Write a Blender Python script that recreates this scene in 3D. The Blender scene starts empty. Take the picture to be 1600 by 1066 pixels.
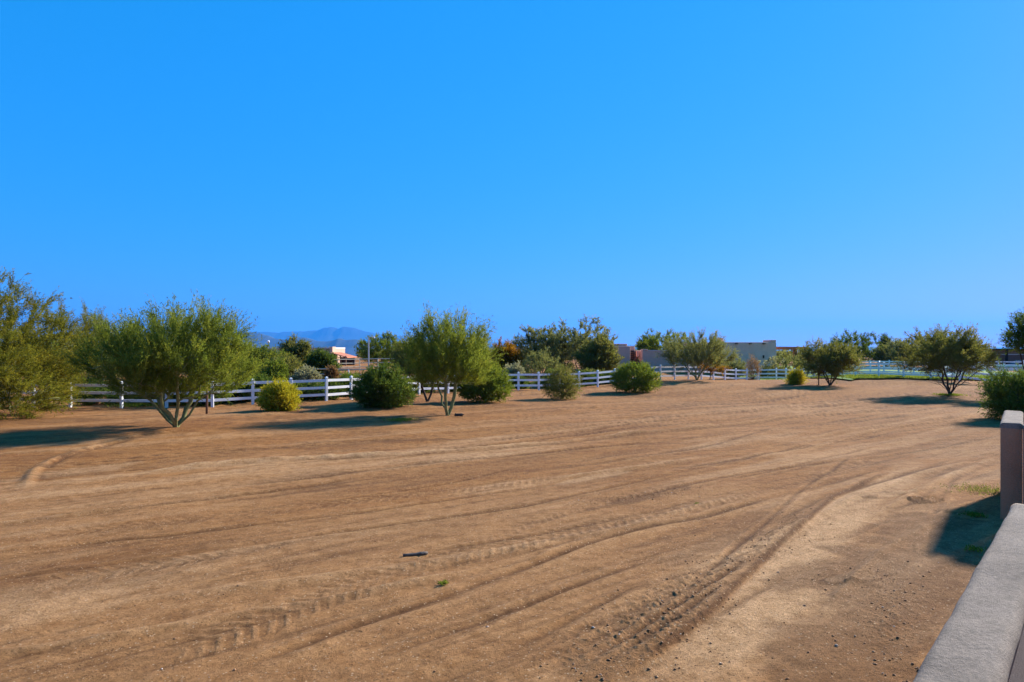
import bpy, math, random
import numpy as np

# ------------------------------------------------------------------ camera, sky, sun, exposure
SC = bpy.context.scene
COL = SC.collection
H, F, CX, HY = 2.9, 1067.0, 800.0, 545.0          # eye height (m), focal length and horizon in photo pixels
cam = bpy.data.cameras.new('camera'); cam_o = bpy.data.objects.new('camera', cam); COL.objects.link(cam_o)
cam_o.location = (0, 0, H); cam_o.rotation_euler = (math.pi / 2, 0, 0)
cam.sensor_width = 36.0; cam.lens = 36.0 * F / 1600.0
cam.shift_y = (HY - 533.0) / 1600.0
cam.clip_start = 0.05; cam.clip_end = 150000.0
SC.camera = cam_o

SUN_AZ, SUN_EL = math.radians(52.0), math.radians(28.0)   # azimuth measured from +Y towards +X
world = bpy.data.worlds.new('World'); SC.world = world; world.use_nodes = True
wn = world.node_tree; bg = wn.nodes['Background']
sky = wn.nodes.new('ShaderNodeTexSky'); sky.sky_type = 'NISHITA'; sky.sun_disc = False
sky.sun_elevation = SUN_EL; sky.sun_rotation = SUN_AZ
sky.altitude = 700; sky.air_density = 1.0; sky.dust_density = 0.3; sky.ozone_density = 2.0
sep = wn.nodes.new('ShaderNodeSeparateColor'); com = wn.nodes.new('ShaderNodeCombineColor')
wn.links.new(sky.outputs[0], sep.inputs[0])
EXPO = 1.1
for i, (gain, power) in enumerate(((4.3, 1.72), (4.95, 0.35), (12.2, 0.38))):   # saturated blue grade of the sky, channel by channel
    sc_ = wn.nodes.new('ShaderNodeMath'); sc_.operation = 'MULTIPLY'; sc_.inputs[1].default_value = 0.1
    pw = wn.nodes.new('ShaderNodeMath'); pw.operation = 'POWER'; pw.inputs[1].default_value = power
    mu = wn.nodes.new('ShaderNodeMath'); mu.operation = 'MULTIPLY'; mu.inputs[1].default_value = gain
    wn.links.new(sep.outputs[i], sc_.inputs[0]); wn.links.new(sc_.outputs[0], pw.inputs[0])
    wn.links.new(pw.outputs[0], mu.inputs[0]); wn.links.new(mu.outputs[0], com.inputs[i])
wn.links.new(com.outputs[0], bg.inputs[0]); bg.inputs[1].default_value = 0.1 * 2 ** (-EXPO) * 1.12

sun = bpy.data.lights.new('sun', 'SUN'); sun.energy = 4.9; sun.angle = math.radians(3.5); sun.color = (1.0, 0.96, 0.90)
sun_o = bpy.data.objects.new('sun', sun); COL.objects.link(sun_o)
from mathutils import Vector, Matrix
SUNV = Vector((math.sin(SUN_AZ) * math.cos(SUN_EL), math.cos(SUN_AZ) * math.cos(SUN_EL), math.sin(SUN_EL)))
sun_o.rotation_euler = SUNV.to_track_quat('Z', 'Y').to_euler(); sun_o.location = (20, 15, 30)

SC.view_settings.view_transform = 'Standard'; SC.view_settings.look = 'None'
SC.view_settings.exposure = EXPO; SC.view_settings.gamma = 1.0; SC.view_settings.use_curve_mapping = False
SC.render.engine = 'CYCLES'
SC.cycles.use_denoising = True
SC.cycles.max_bounces = 6; SC.cycles.diffuse_bounces = 3; SC.cycles.transmission_bounces = 4; SC.cycles.volume_bounces = 0
SC.cycles.transparent_max_bounces = 8

# ------------------------------------------------------------------ helpers
def link(o, parent=None):
    COL.objects.link(o)
    if parent is not None: o.parent = parent
    return o

def tag(o, label=None, cat=None, group=None, kind=None):
    if label: o['label'] = label
    if cat: o['category'] = cat
    if group: o['group'] = group
    if kind: o['kind'] = kind
    return o

def empty(name, loc=(0, 0, 0), rz=0.0):
    o = bpy.data.objects.new(name, None); o.location = loc; o.rotation_euler = (0, 0, rz); o.empty_display_size = 0.2
    return link(o)

def mesh_np(name, V, faces, smooth=False):
    """faces: list of int arrays of shape (n,k)"""
    me = bpy.data.meshes.new(name)
    V = np.asarray(V, np.float32)
    me.vertices.add(len(V)); me.vertices.foreach_set('co', V.ravel())
    faces = [np.asarray(f, np.int32) for f in faces if len(f)]
    loops = np.concatenate([f.ravel() for f in faces])
    tot = np.concatenate([np.full(len(f), f.shape[1], np.int32) for f in faces])
    start = np.concatenate([[0], np.cumsum(tot)[:-1]]).astype(np.int32)
    me.loops.add(len(loops)); me.loops.foreach_set('vertex_index', loops)
    me.polygons.add(len(tot)); me.polygons.foreach_set('loop_start', start)
    me.polygons.foreach_set('loop_total', tot)
    if smooth: me.polygons.foreach_set('use_smooth', np.ones(len(tot), bool))
    me.update(calc_edges=True)
    return me

def attr(me, name, vals):
    a = me.attributes.new(name, 'FLOAT', 'POINT'); a.data.foreach_set('value', np.asarray(vals, np.float32))

def obj(name, me, m=None, parent=None, loc=None):
    o = bpy.data.objects.new(name, me)
    if m is not None and not me.materials: me.materials.append(m)
    if loc is not None: o.location = loc
    return link(o, parent)

class MB:
    """collects simple solids into one mesh"""
    def __init__(s): s.v = []; s.f = []
    def add(s, vs, fs):
        n = len(s.v); s.v += [tuple(v) for v in vs]; s.f += [tuple(i + n for i in f) for f in fs]; return s
    def box(s, x0, x1, y0, y1, z0, z1):
        return s.add([(x0,y0,z0),(x1,y0,z0),(x1,y1,z0),(x0,y1,z0),(x0,y0,z1),(x1,y0,z1),(x1,y1,z1),(x0,y1,z1)],
                     [(0,3,2,1),(4,5,6,7),(0,1,5,4),(1,2,6,5),(2,3,7,6),(3,0,4,7)])
    def prism(s, poly, y0, y1):              # polygon in xz, extruded along y
        n = len(poly)
        return s.add([(x, y0, z) for x, z in poly] + [(x, y1, z) for x, z in poly],
                     [tuple(range(n)), tuple(range(2*n-1, n-1, -1))] + [(i, i+n, (i+1) % n + n, (i+1) % n) for i in range(n)])
    def tube(s, pts, radii, n=8, cap=True):
        pts = [Vector(p) for p in pts]; rings = []
        for i, p in enumerate(pts):
            d = (pts[min(i+1, len(pts)-1)] - pts[max(i-1, 0)]).normalized()
            a = d.orthogonal().normalized(); b = d.cross(a)
            r = radii[i] if hasattr(radii, '__len__') else radii
            rings.append([p + (a*math.cos(2*math.pi*k/n) + b*math.sin(2*math.pi*k/n))*r for k in range(n)])
        vs = [v for r in rings for v in r]; fs = []
        for i in range(len(pts)-1):
            for k in range(n):
                fs.append((i*n+k, i*n+(k+1) % n, (i+1)*n+(k+1) % n, (i+1)*n+k))
        if cap: fs += [tuple(range(n-1, -1, -1)), tuple((len(pts)-1)*n+k for k in range(n))]
        return s.add(vs, fs)
    def mesh(s, name, bevel=0.0, seg=2, smooth=False):
        me = bpy.data.meshes.new(name); me.from_pydata(s.v, [], s.f); me.update()
        if bevel:
            import bmesh
            bm = bmesh.new(); bm.from_mesh(me)
            bmesh.ops.recalc_face_normals(bm, faces=bm.faces)
            bmesh.ops.bevel(bm, geom=list(bm.edges), offset=bevel, segments=seg, affect='EDGES', profile=0.5)
            bm.to_mesh(me); bm.free()
        if smooth:
            for p in me.polygons: p.use_smooth = True
        return me

# ---- noise in numpy
def _h(ix, iy, seed):
    n = (ix.astype(np.int64) * 374761393 + iy.astype(np.int64) * 668265263 + seed * 1442695041) & 0xffffffff
    n = ((n ^ (n >> 13)) * 1274126177) & 0xffffffff
    return ((n ^ (n >> 16)) & 0xffff) / 65535.0
def vnoise(x, y, seed=0):
    ix = np.floor(x); iy = np.floor(y); fx = x - ix; fy = y - iy
    fx = fx*fx*(3-2*fx); fy = fy*fy*(3-2*fy)
    a = _h(ix, iy, seed); b = _h(ix+1, iy, seed); c = _h(ix, iy+1, seed); d = _h(ix+1, iy+1, seed)
    return (a*(1-fx)+b*fx)*(1-fy) + (c*(1-fx)+d*fx)*fy
def fbm(x, y, seed=0, oct=4):
    s = 0; a = 0.5; t = 0
    for o in range(oct):
        s = s + a*vnoise(x*2**o + 17.3*o, y*2**o - 9.1*o, seed+o*7); t += a; a *= 0.5
    return s/t

def smooth01(e0, e1, x):
    t = np.clip((x-e0)/(e1-e0), 0, 1); return t*t*(3-2*t)

# ---- pixel of the photograph -> direction; the distance comes from the ground
POSTH = 1.35
def px_depth(px, py, d): return ((px-CX)/F*d, d, H-(py-HY)/F*d)
fence_obs = [  # photo x, base y, depth from the apparent post height
    (110, 638, 36.0), (190, 637, 36.0), (332, 635, 34.6), (395, 631.5, 36.4), (510, 625.5, 38.2), (655, 615.7, 45.0),
    (810, 613.6, 51.0), (842, 613.4, 50.5), (934, 607.5, 54.8), (1032, 592.5, 61.0), (1055, 592.7, 62.5), (1096, 594, 65.5),
    (1337, 592.5, 58.5), (1373, 593.5, 57.0), (1412, 596, 54.0), (1454, 597, 51.0)]
ctrl = [px_depth(a, b, d) for a, b, d in fence_obs]
ctrl += [(22.5, 70, -0.55), (25.2, 72, -0.95), (27.0, 74, -0.95), (30, 75, -0.6), (33, 72, 0.0), (38, 70, 0.2), (20, 58, 0.25), (25, 60, 0.3), (16, 55, 0.1)]
CT = np.array(ctrl)
def terr(x, y):
    x = np.asarray(x, float); y = np.asarray(y, float)
    num = np.zeros(np.broadcast(x, y).shape); den = np.full(num.shape, 0.25)
    for cx, cy, cz in CT:
        w = np.exp(-((x-cx)**2 + (y-cy)**2) / (2*5.0**2)); num = num + w*cz; den = den + w
    z = num/den
    r = np.hypot(x, y)
    z = z + (fbm(x*0.08+3, y*0.08+5, 11, 3)-0.5)*0.28*smooth01(9, 22, r)
    # low cut bank in front of the pasture
    edge = 50.5 + 0.6*np.sin(x*0.35) + (x-30)*-0.12
    z = z + 0.22*smooth01(-0.25, 0.25, y-edge)*smooth01(24, 29, x)*smooth01(62, 56, y)
    # the valley falls away behind the properties
    z = z - np.clip(r-170, 0, None)*0.021*smooth01(170, 700, r)
    return z
def ground_at(px, py):
    d = H*F/(py-HY)
    for _ in range(12):
        x = (px-CX)/F*d; d = 0.5*d + 0.5*(H-float(terr(x, d)))*F/(py-HY)
    return ((px-CX)/F*d, d, float(terr((px-CX)/F*d, d)))
def at_depth(px, d):
    x = (px-CX)/F*d; return (x, d, float(terr(x, d)))

# ------------------------------------------------------------------ materials
MATS = {}
def nodes_mat(name):
    m = bpy.data.materials.new(name); m.use_nodes = True; MATS[name] = m
    nt = m.node_tree; b = nt.nodes['Principled BSDF']; return m, nt, b
def N(nt, t, **kw):
    n = nt.nodes.new(t)
    for k, v in kw.items(): setattr(n, k, v)
    return n
def ramp(nt, fac, stops):
    r = N(nt, 'ShaderNodeValToRGB'); nt.links.new(fac, r.inputs[0])
    el = r.color_ramp.elements
    while len(el) > 1: el.remove(el[-1])
    el[0].position = stops[0][0]; el[0].color = (*stops[0][1], 1)
    for p, c in stops[1:]:
        e = el.new(p); e.color = (*c, 1)
    return r.outputs[0]
def noise(nt, scale, detail=4, rough=0.55, vec=None, dist=0.0):
    n = N(nt, 'ShaderNodeTexNoise'); n.inputs['Scale'].default_value = scale; n.inputs['Detail'].default_value = detail
    n.inputs['Roughness'].default_value = rough; n.inputs['Distortion'].default_value = dist
    if vec is not None: nt.links.new(vec, n.inputs['Vector'])
    return n.outputs[0]
def mixc(nt, fac, a, b, mode='MIX'):
    m = N(nt, 'ShaderNodeMix', data_type='RGBA', blend_type=mode)
    for i, v in ((0, fac), (6, a), (7, b)):
        if hasattr(v, 'links') or hasattr(v, 'is_linked'): nt.links.new(v, m.inputs[i])
        else: m.inputs[i].default_value = v if not isinstance(v, tuple) else (*v, 1)
    return m.outputs[2]
def math_(nt, op, a, b=None, clamp=False):
    m = N(nt, 'ShaderNodeMath', operation=op); m.use_clamp = clamp
    for i, v in ((0, a), (1, b)):
        if v is None: continue
        if hasattr(v, 'is_linked'): nt.links.new(v, m.inputs[i])
        else: m.inputs[i].default_value = v
    return m.outputs[0]
def bump(nt, b, height, strength, dist):
    bp = N(nt, 'ShaderNodeBump'); bp.inputs['Strength'].default_value = strength; bp.inputs['Distance'].default_value = dist
    nt.links.new(height, bp.inputs['Height']); nt.links.new(bp.outputs[0], b.inputs['Normal'])

def simple(name, col, rough=0.8, var=0.15, scale=6.0, bmp=0.0, bscale=60.0):
    m, nt, b = nodes_mat(name); tc = N(nt, 'ShaderNodeTexCoord').outputs['Object']
    n = noise(nt, scale, 5, 0.6, tc)
    lo = tuple(c*(1-var) for c in col); hi = tuple(min(1, c*(1+var)) for c in col)
    nt.links.new(ramp(nt, n, [(0.3, lo), (0.7, hi)]), b.inputs['Base Color'])
    b.inputs['Roughness'].default_value = rough; b.inputs['Specular IOR Level'].default_value = 0.25
    if bmp: bump(nt, b, noise(nt, bscale, 4, 0.6, tc), bmp, 0.01)
    return m

def soil_mat():
    m, nt, b = nodes_mat('soil'); tc = N(nt, 'ShaderNodeTexCoord').outputs['Object']
    A = lambda n: N(nt, 'ShaderNodeAttribute', attribute_name=n).outputs['Fac']
    big = noise(nt, 0.16, 4, 0.6, tc)
    base = ramp(nt, big, [(0.3, (0.215, 0.078, 0.018)), (0.5, (0.27, 0.106, 0.026)), (0.72, (0.335, 0.143, 0.039))])
    mp = N(nt, 'ShaderNodeMapping'); mp.vector_type = 'POINT'
    mp.inputs['Rotation'].default_value = (0, 0, math.radians(-40)); mp.inputs['Scale'].default_value = (0.35, 2.6, 1)
    nt.links.new(tc, mp.inputs['Vector'])
    st = noise(nt, 1.1, 5, 0.62, mp.outputs[0], 0.4)
    base = mixc(nt, ramp(nt, st, [(0.32, (0.0,)*3), (0.52, (0.35,)*3), (0.75, (1,)*3)]), base, (0.345, 0.16, 0.05), 'MIX')
    base = mixc(nt, math_(nt, 'MULTIPLY', ramp(nt, st, [(0.28, (1,)*3), (0.46, (0,)*3)]), 0.55), base, (0.18, 0.072, 0.024))
    base = mixc(nt, A('grey'), base, (0.38, 0.192, 0.075))
    base = mixc(nt, A('pale'), base, (0.50, 0.285, 0.13))
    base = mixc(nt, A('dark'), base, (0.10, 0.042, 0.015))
    md = noise(nt, 4.5, 5, 0.65, tc)
    base = mixc(nt, 1.0, base, ramp(nt, md, [(0.36, (0.80, 0.76, 0.70)), (0.5, (1.0,)*3), (0.64, (1.14, 1.16, 1.2))]), 'MULTIPLY')
    g1 = noise(nt, 22, 6, 0.75, tc); g2 = noise(nt, 95, 3, 0.75, tc)
    vo = N(nt, 'ShaderNodeTexVoronoi'); vo.inputs['Scale'].default_value = 34; nt.links.new(tc, vo.inputs['Vector'])
    vs_ = N(nt, 'ShaderNodeSeparateColor'); nt.links.new(vo.outputs['Color'], vs_.inputs[0])
    near_ = ramp(nt, vo.outputs['Distance'], [(0.25, (1,)*3), (0.42, (0,)*3)])
    base = mixc(nt, math_(nt, 'MULTIPLY', near_, ramp(nt, vs_.outputs[0], [(0.80, (0,)*3), (0.84, (0.75,)*3)])), base, (0.12, 0.055, 0.02))
    base = mixc(nt, math_(nt, 'MULTIPLY', near_, ramp(nt, vs_.outputs[1], [(0.88, (0,)*3), (0.91, (0.7,)*3)])), base, (0.545, 0.365, 0.205))
    gr = math_(nt, 'ADD', math_(nt, 'MULTIPLY', g1, 0.6), math_(nt, 'MULTIPLY', g2, 0.4))
    base = mixc(nt, 1.0, base, ramp(nt, gr, [(0.36, (0.6,)*3), (0.5, (1.0,)*3), (0.64, (1.36,)*3)]), 'MULTIPLY')
    nt.links.new(base, b.inputs['Base Color'])
    b.inputs['Roughness'].default_value = 0.95; b.inputs['Specular IOR Level'].default_value = 0.12
    hh = math_(nt, 'ADD', math_(nt, 'MULTIPLY', g1, 1.0), math_(nt, 'MULTIPLY', st, 0.8))
    bump(nt, b, math_(nt, 'ADD', hh, math_(nt, 'MULTIPLY', g2, 0.6)), 0.9, 0.034)
    return m

def leaf_mat(name, c1, c2, c3, trans=0.54, clump=1.3):
    """c1 dark leaf, c2 mid leaf, c3 yellow or dry leaf"""
    m, nt, b = nodes_mat(name); out = nt.nodes['Material Output']; nt.nodes.remove(b)
    tc = N(nt, 'ShaderNodeTexCoord').outputs['Object']
    t = N(nt, 'ShaderNodeAttribute', attribute_name='tint').outputs['Fac']
    cl = noise(nt, clump, 3, 0.55, tc)
    f = math_(nt, 'ADD', math_(nt, 'MULTIPLY', t, 0.45), math_(nt, 'MULTIPLY', math_(nt, 'SUBTRACT', cl, 0.2), 0.9))
    col = ramp(nt, f, [(0.15, c1), (0.5, c2), (0.82, c3)])
    d = N(nt, 'ShaderNodeBsdfDiffuse'); tr = N(nt, 'ShaderNodeBsdfTranslucent'); mx = N(nt, 'ShaderNodeMixShader')
    nt.links.new(col, d.inputs[0])
    nt.links.new(mixc(nt, 1.0, col, (1.25, 1.2, 0.7), 'MULTIPLY'), tr.inputs[0])
    mx.inputs[0].default_value = trans
    nt.links.new(d.outputs[0], mx.inputs[1]); nt.links.new(tr.outputs[0], mx.inputs[2]); nt.links.new(mx.outputs[0], out.inputs[0])
    return m

M_soil = soil_mat()
M_white = simple('white_vinyl', (0.80, 0.79, 0.76), 0.5, 0.10, 2.2)
M_cream = simple('cream_pipe', (0.62, 0.56, 0.40), 0.5, 0.08, 3)
M_pv_bark = simple('green_bark', (0.20, 0.20, 0.075), 0.85, 0.35, 5)
M_dark_bark = simple('dark_bark', (0.075, 0.05, 0.036), 0.95, 0.35, 6)
M_wood = simple('stake_wood', (0.19, 0.095, 0.055), 0.9, 0.25, 8)
M_L = {
    'paloverde': leaf_mat('paloverde_leaf', (0.092, 0.126, 0.022), (0.156, 0.19, 0.034), (0.285, 0.272, 0.044)),
    'yellow':    leaf_mat('paloverde_yellow_leaf', (0.085, 0.098, 0.016), (0.165, 0.16, 0.025), (0.30, 0.235, 0.036)),
    'mesquite':  leaf_mat('mesquite_leaf', (0.099, 0.109, 0.033), (0.156, 0.161, 0.046), (0.248, 0.198, 0.066)),
    'olive':     leaf_mat('grey_olive_leaf', (0.123, 0.135, 0.052), (0.182, 0.189, 0.074), (0.248, 0.231, 0.099)),
    'green':     leaf_mat('green_leaf', (0.074, 0.116, 0.020), (0.140, 0.182, 0.029), (0.264, 0.264, 0.041)),
    'darkgreen': leaf_mat('dark_green_leaf', (0.041, 0.074, 0.018), (0.083, 0.123, 0.027), (0.156, 0.173, 0.037)),
    'creosote':  leaf_mat('yellow_green_leaf', (0.232, 0.232, 0.022), (0.403, 0.354, 0.034), (0.586, 0.427, 0.037)),
    'orange':    leaf_mat('orange_leaf', (0.17, 0.085, 0.012), (0.27, 0.13, 0.014), (0.34, 0.18, 0.018)),
    'grey':      leaf_mat('grey_sage_leaf', (0.182, 0.182, 0.123), (0.281, 0.272, 0.189), (0.395, 0.362, 0.248)),
    'brown':     leaf_mat('dry_brown_leaf', (0.123, 0.066, 0.033), (0.198, 0.107, 0.057), (0.296, 0.182, 0.099)),
    'pale':      leaf_mat('pale_tip_leaf', (0.159, 0.152, 0.085), (0.244, 0.232, 0.146), (0.512, 0.488, 0.342)),
}

# ------------------------------------------------------------------ ground with ruts, tyre tracks and windrows
def unproj(pts): return np.array([((px-CX)/F*(H*F/(py-HY)), H*F/(py-HY)) for px, py in pts])
def catmull(P, step):
    P = np.vstack([2*P[0]-P[1], P, 2*P[-1]-P[-2]]); out = []
    for i in range(1, len(P)-2):
        L = np.linalg.norm(P[i+1]-P[i]); n = max(2, int(L/step))
        for t in np.arange(n)/n:
            a, b, c, d = P[i-1], P[i], P[i+1], P[i+2]
            out.append(0.5*((2*b)+(c-a)*t+(2*a-5*b+4*c-d)*t*t+(3*b-a-3*c+d)*t**3))
    out.append(P[-2]); return np.array(out)

TRACKS = [  # kind, half width (m), strength, photo points the line passes through
    ('tread', 0.24, 0.5, [(150,1075),(350,985),(500,926),(640,884),(760,852),(890,822),(1010,798)]),
    ('tread', 0.28, 0.75, [(120,1075),(330,1003),(480,945),(620,900),(740,866),(870,836),(1000,808),(1100,787),(1200,762),(1300,736),(1400,712)]),
    ('tread', 0.26, 0.7, [(-60,852),(160,826),(330,809),(500,789),(650,773),(760,759),(850,747),(960,733),(1080,714)]),
    ('tread', 0.20, 0.7, [(850,733),(1000,716),(1100,700),(1200,684),(1250,676)]),
    ('tread', 0.28, 0.75, [(-40,918),(100,906),(200,890),(300,876),(400,862),(500,843)]),
    ('tread', 0.22, 0.6, [(560,900),(640,876),(760,838),(860,806),(980,776),(1090,752)]),
    ('rut', 0.085, 1.0, [(310,1075),(450,1018),(560,976),(700,930),(820,886),(900,856),(1000,826),(1100,806),(1200,778)]),
    ('rut', 0.05, 1.0, [(850,1075),(940,1022),(1030,967),(1090,927),(1130,903),(1180,868)]),
    ('rut', 0.05, 0.9, [(885,1075),(975,1022),(1050,975),(1105,935),(1150,905)]),
    ('rut', 0.07, 0.7, [(-30,870),(130,850),(250,838),(400,820),(520,806),(600,796),(760,772),(900,752)]),
    ('rut', 0.08, 0.7, [(-40,912),(100,893),(250,872),(400,850),(520,832),(650,815),(800,793),(900,773),(1000,752),(1130,724),(1276,691)]),
    ('rut', 0.07, 0.7, [(960,787),(1080,757),(1180,737),(1300,722),(1416,706),(1556,684),(1640,672)]),
    ('rut', 0.06, 0.5, [(420,960),(560,922),(640,905)]),
    ('rut', 0.05, 0.45, [(560,1060),(700,1000),(830,945),(960,890)]),
    ('rut', 0.06, 0.5, [(700,1066),(820,1005),(940,945),(1040,890)]),
    ('rut', 0.12, 0.7, [(330,764),(520,744),(640,727),(760,716),(900,703),(1040,690)]),
    ('rut', 0.14, 0.7, [(420,706),(500,693),(600,690),(650,688)]),
    ('rut', 0.12, 0.7, [(0,742),(80,728),(110,712),(160,700),(230,684)]),
    ('rut', 0.14, 0.6, [(860,668),(960,660),(1080,648),(1200,640),(1330,630)]),
    ('rut', 0.15, 0.6, [(960,652),(1060,636),(1160,628),(1260,618)]),
    ('ridge', 0.16, 1.0, [(200,745),(290,733),(422,722),(520,717),(625,711),(775,700),(880,693),(940,686),(1110,668),(1250,651),(1381,640),(1447,632)]),
    ('ridge', 0.12, 0.7, [(40,770),(60,735),(130,705),(230,682),(330,672)]),
    ('ridge', 0.14, 0.7, [(820,752),(900,744),(960,737),(1040,727),(1100,716)]),
    ('ridge', 0.20, 0.7, [(1000,660),(1120,646),(1240,640),(1380,629),(1500,618)]),
    ('ridge', 0.18, 0.6, [(700,668),(860,652),(1000,640),(1140,624),(1280,612)]),
    ('ridge', 0.18, 0.6, [(380,665),(480,655),(600,655),(720,660)]),
    ('scrape', 0.55, 1.0, [(930,1080),(1030,1027),(1090,980),(1140,935),(1190,882),(1240,836),(1290,792),(1335,766),(1400,735)]),
    ('clods', 0.30, 1.0, [(800,1075),(920,1010),(1020,950),(1100,905),(1170,868)]),
    ('clods', 0.22, 1.0, [(940,1075),(1030,1010),(1090,955),(1140,915)]),
    ('clods', 0.30, 0.9, [(880,790),(950,780),(1030,772),(1110,765)]),
    ('clods', 0.25, 0.8, [(1440,1075),(1400,1010),(1385,960),(1390,900)]),
    ('clods', 0.3, 0.7, [(1110,900),(1180,862),(1260,800)]),
]
_r = random.Random(12)
for k in range(70):                                         # faint older wheel lines in between, all sweeping the same way
    y0 = _r.uniform(7, 44); x0 = _r.uniform(-0.7, 0.65)*y0; L_ = _r.uniform(3, 9)*(0.6+y0/14); a_ = math.radians(_r.gauss(52 if x0 > 1 and y0 < 14 else 41-0.28*(y0-10), 5)); c_ = _r.uniform(-.25, .25)
    P_ = [(x0+math.cos(a_+c_*t)*L_*t, y0+math.sin(a_+c_*t)*L_*t) for t in (-.5, -.2, .1, .5)]
    P_ = [(CX+x*F/y, HY+H*F/y) for x, y in P_ if y > 5.5]
    if len(P_) > 2:
        kd = _r.choice(('rut', 'rut', 'rut', 'ridge'))
        TRACKS.append((kd, {'rut': _r.uniform(.03, .075), 'ridge': _r.uniform(.05, .11), 'tread': .17}[kd]*(1+y0/40), _r.uniform(.35, .8)*(.6 if kd == 'tread' else 1), P_))
# polar sheet: rows and columns dense where the lens resolves them
r_near = np.linspace(0.6, 5.2, 26)
v = np.arange(H*683/5.25, H*683/75.0, -0.72); r_mid = H*683/v
r_far = np.geomspace(76, 45000, 64)
RR = np.concatenate([r_near, r_mid, r_far])
th = np.concatenate([np.linspace(-180, -46, 28), np.arange(-42, 42.01, 0.075), np.linspace(46, 180, 28)[:-1]])
TH = np.radians(th)
R2, T2 = np.meshgrid(RR, TH, indexing='ij')
GX = (R2*np.sin(T2)).ravel(); GY = (R2*np.cos(T2)).ravel(); GR = R2.ravel()
GZ = terr(GX, GY)
pale = np.zeros_like(GX); dark = np.zeros_like(GX); grey = np.zeros_like(GX); dz = np.zeros_like(GX)
near = (GR > 4) & (GR < 75) & (np.abs(T2.ravel()) < 0.75)
idx_near = np.where(near)[0]
NX, NY = GX[idx_near], GY[idx_near]
clod_amt = np.zeros(len(idx_near))
# streaks left by the grading blade, running along the tracks
ca, sa = math.cos(math.radians(40)), math.sin(math.radians(40))
U = NX*ca + NY*sa; W = -NX*sa + NY*ca + 0.012*U*np.sin(U*0.05)*3
s1 = fbm(U*0.10, W*1.3, 3, 4); s2 = fbm(U*0.35, W*4.2, 5, 3); s3 = fbm(NX*1.7, NY*1.7, 9, 4); s4 = fbm(NX*7, NY*7, 21, 2)
rn = np.hypot(NX, NY)
s5 = fbm(U*0.5, W*11, 71, 3); lz = (s1-0.5)*0.028 + (s5-0.5)*0.014*smooth01(20, 9, rn) + (s2-0.5)*0.018*smooth01(24, 10, rn) + (s3-0.5)*0.035 + (s4-0.5)*0.012*smooth01(14, 7, rn)
lz += (fbm(NX*0.5, NY*0.5, 33, 3)-0.5)*0.10*smooth01(10, 24, rn)
lp = smooth01(0.54, 0.74, s1)*0.5 + smooth01(0.62, 0.8, fbm(U*0.22, W*0.8, 41, 4))*0.32
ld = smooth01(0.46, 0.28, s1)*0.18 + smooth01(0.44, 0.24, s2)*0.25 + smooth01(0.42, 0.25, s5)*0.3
lg = smooth01(0.56, 0.74, fbm(NX*0.22, NY*0.22, 51, 4))*0.3 + smooth01(20, 9, rn+(fbm(U*0.15, W*0.6, 57, 4)-0.5)*16)*0.6   # gravelly greyer soil towards the yard
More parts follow.
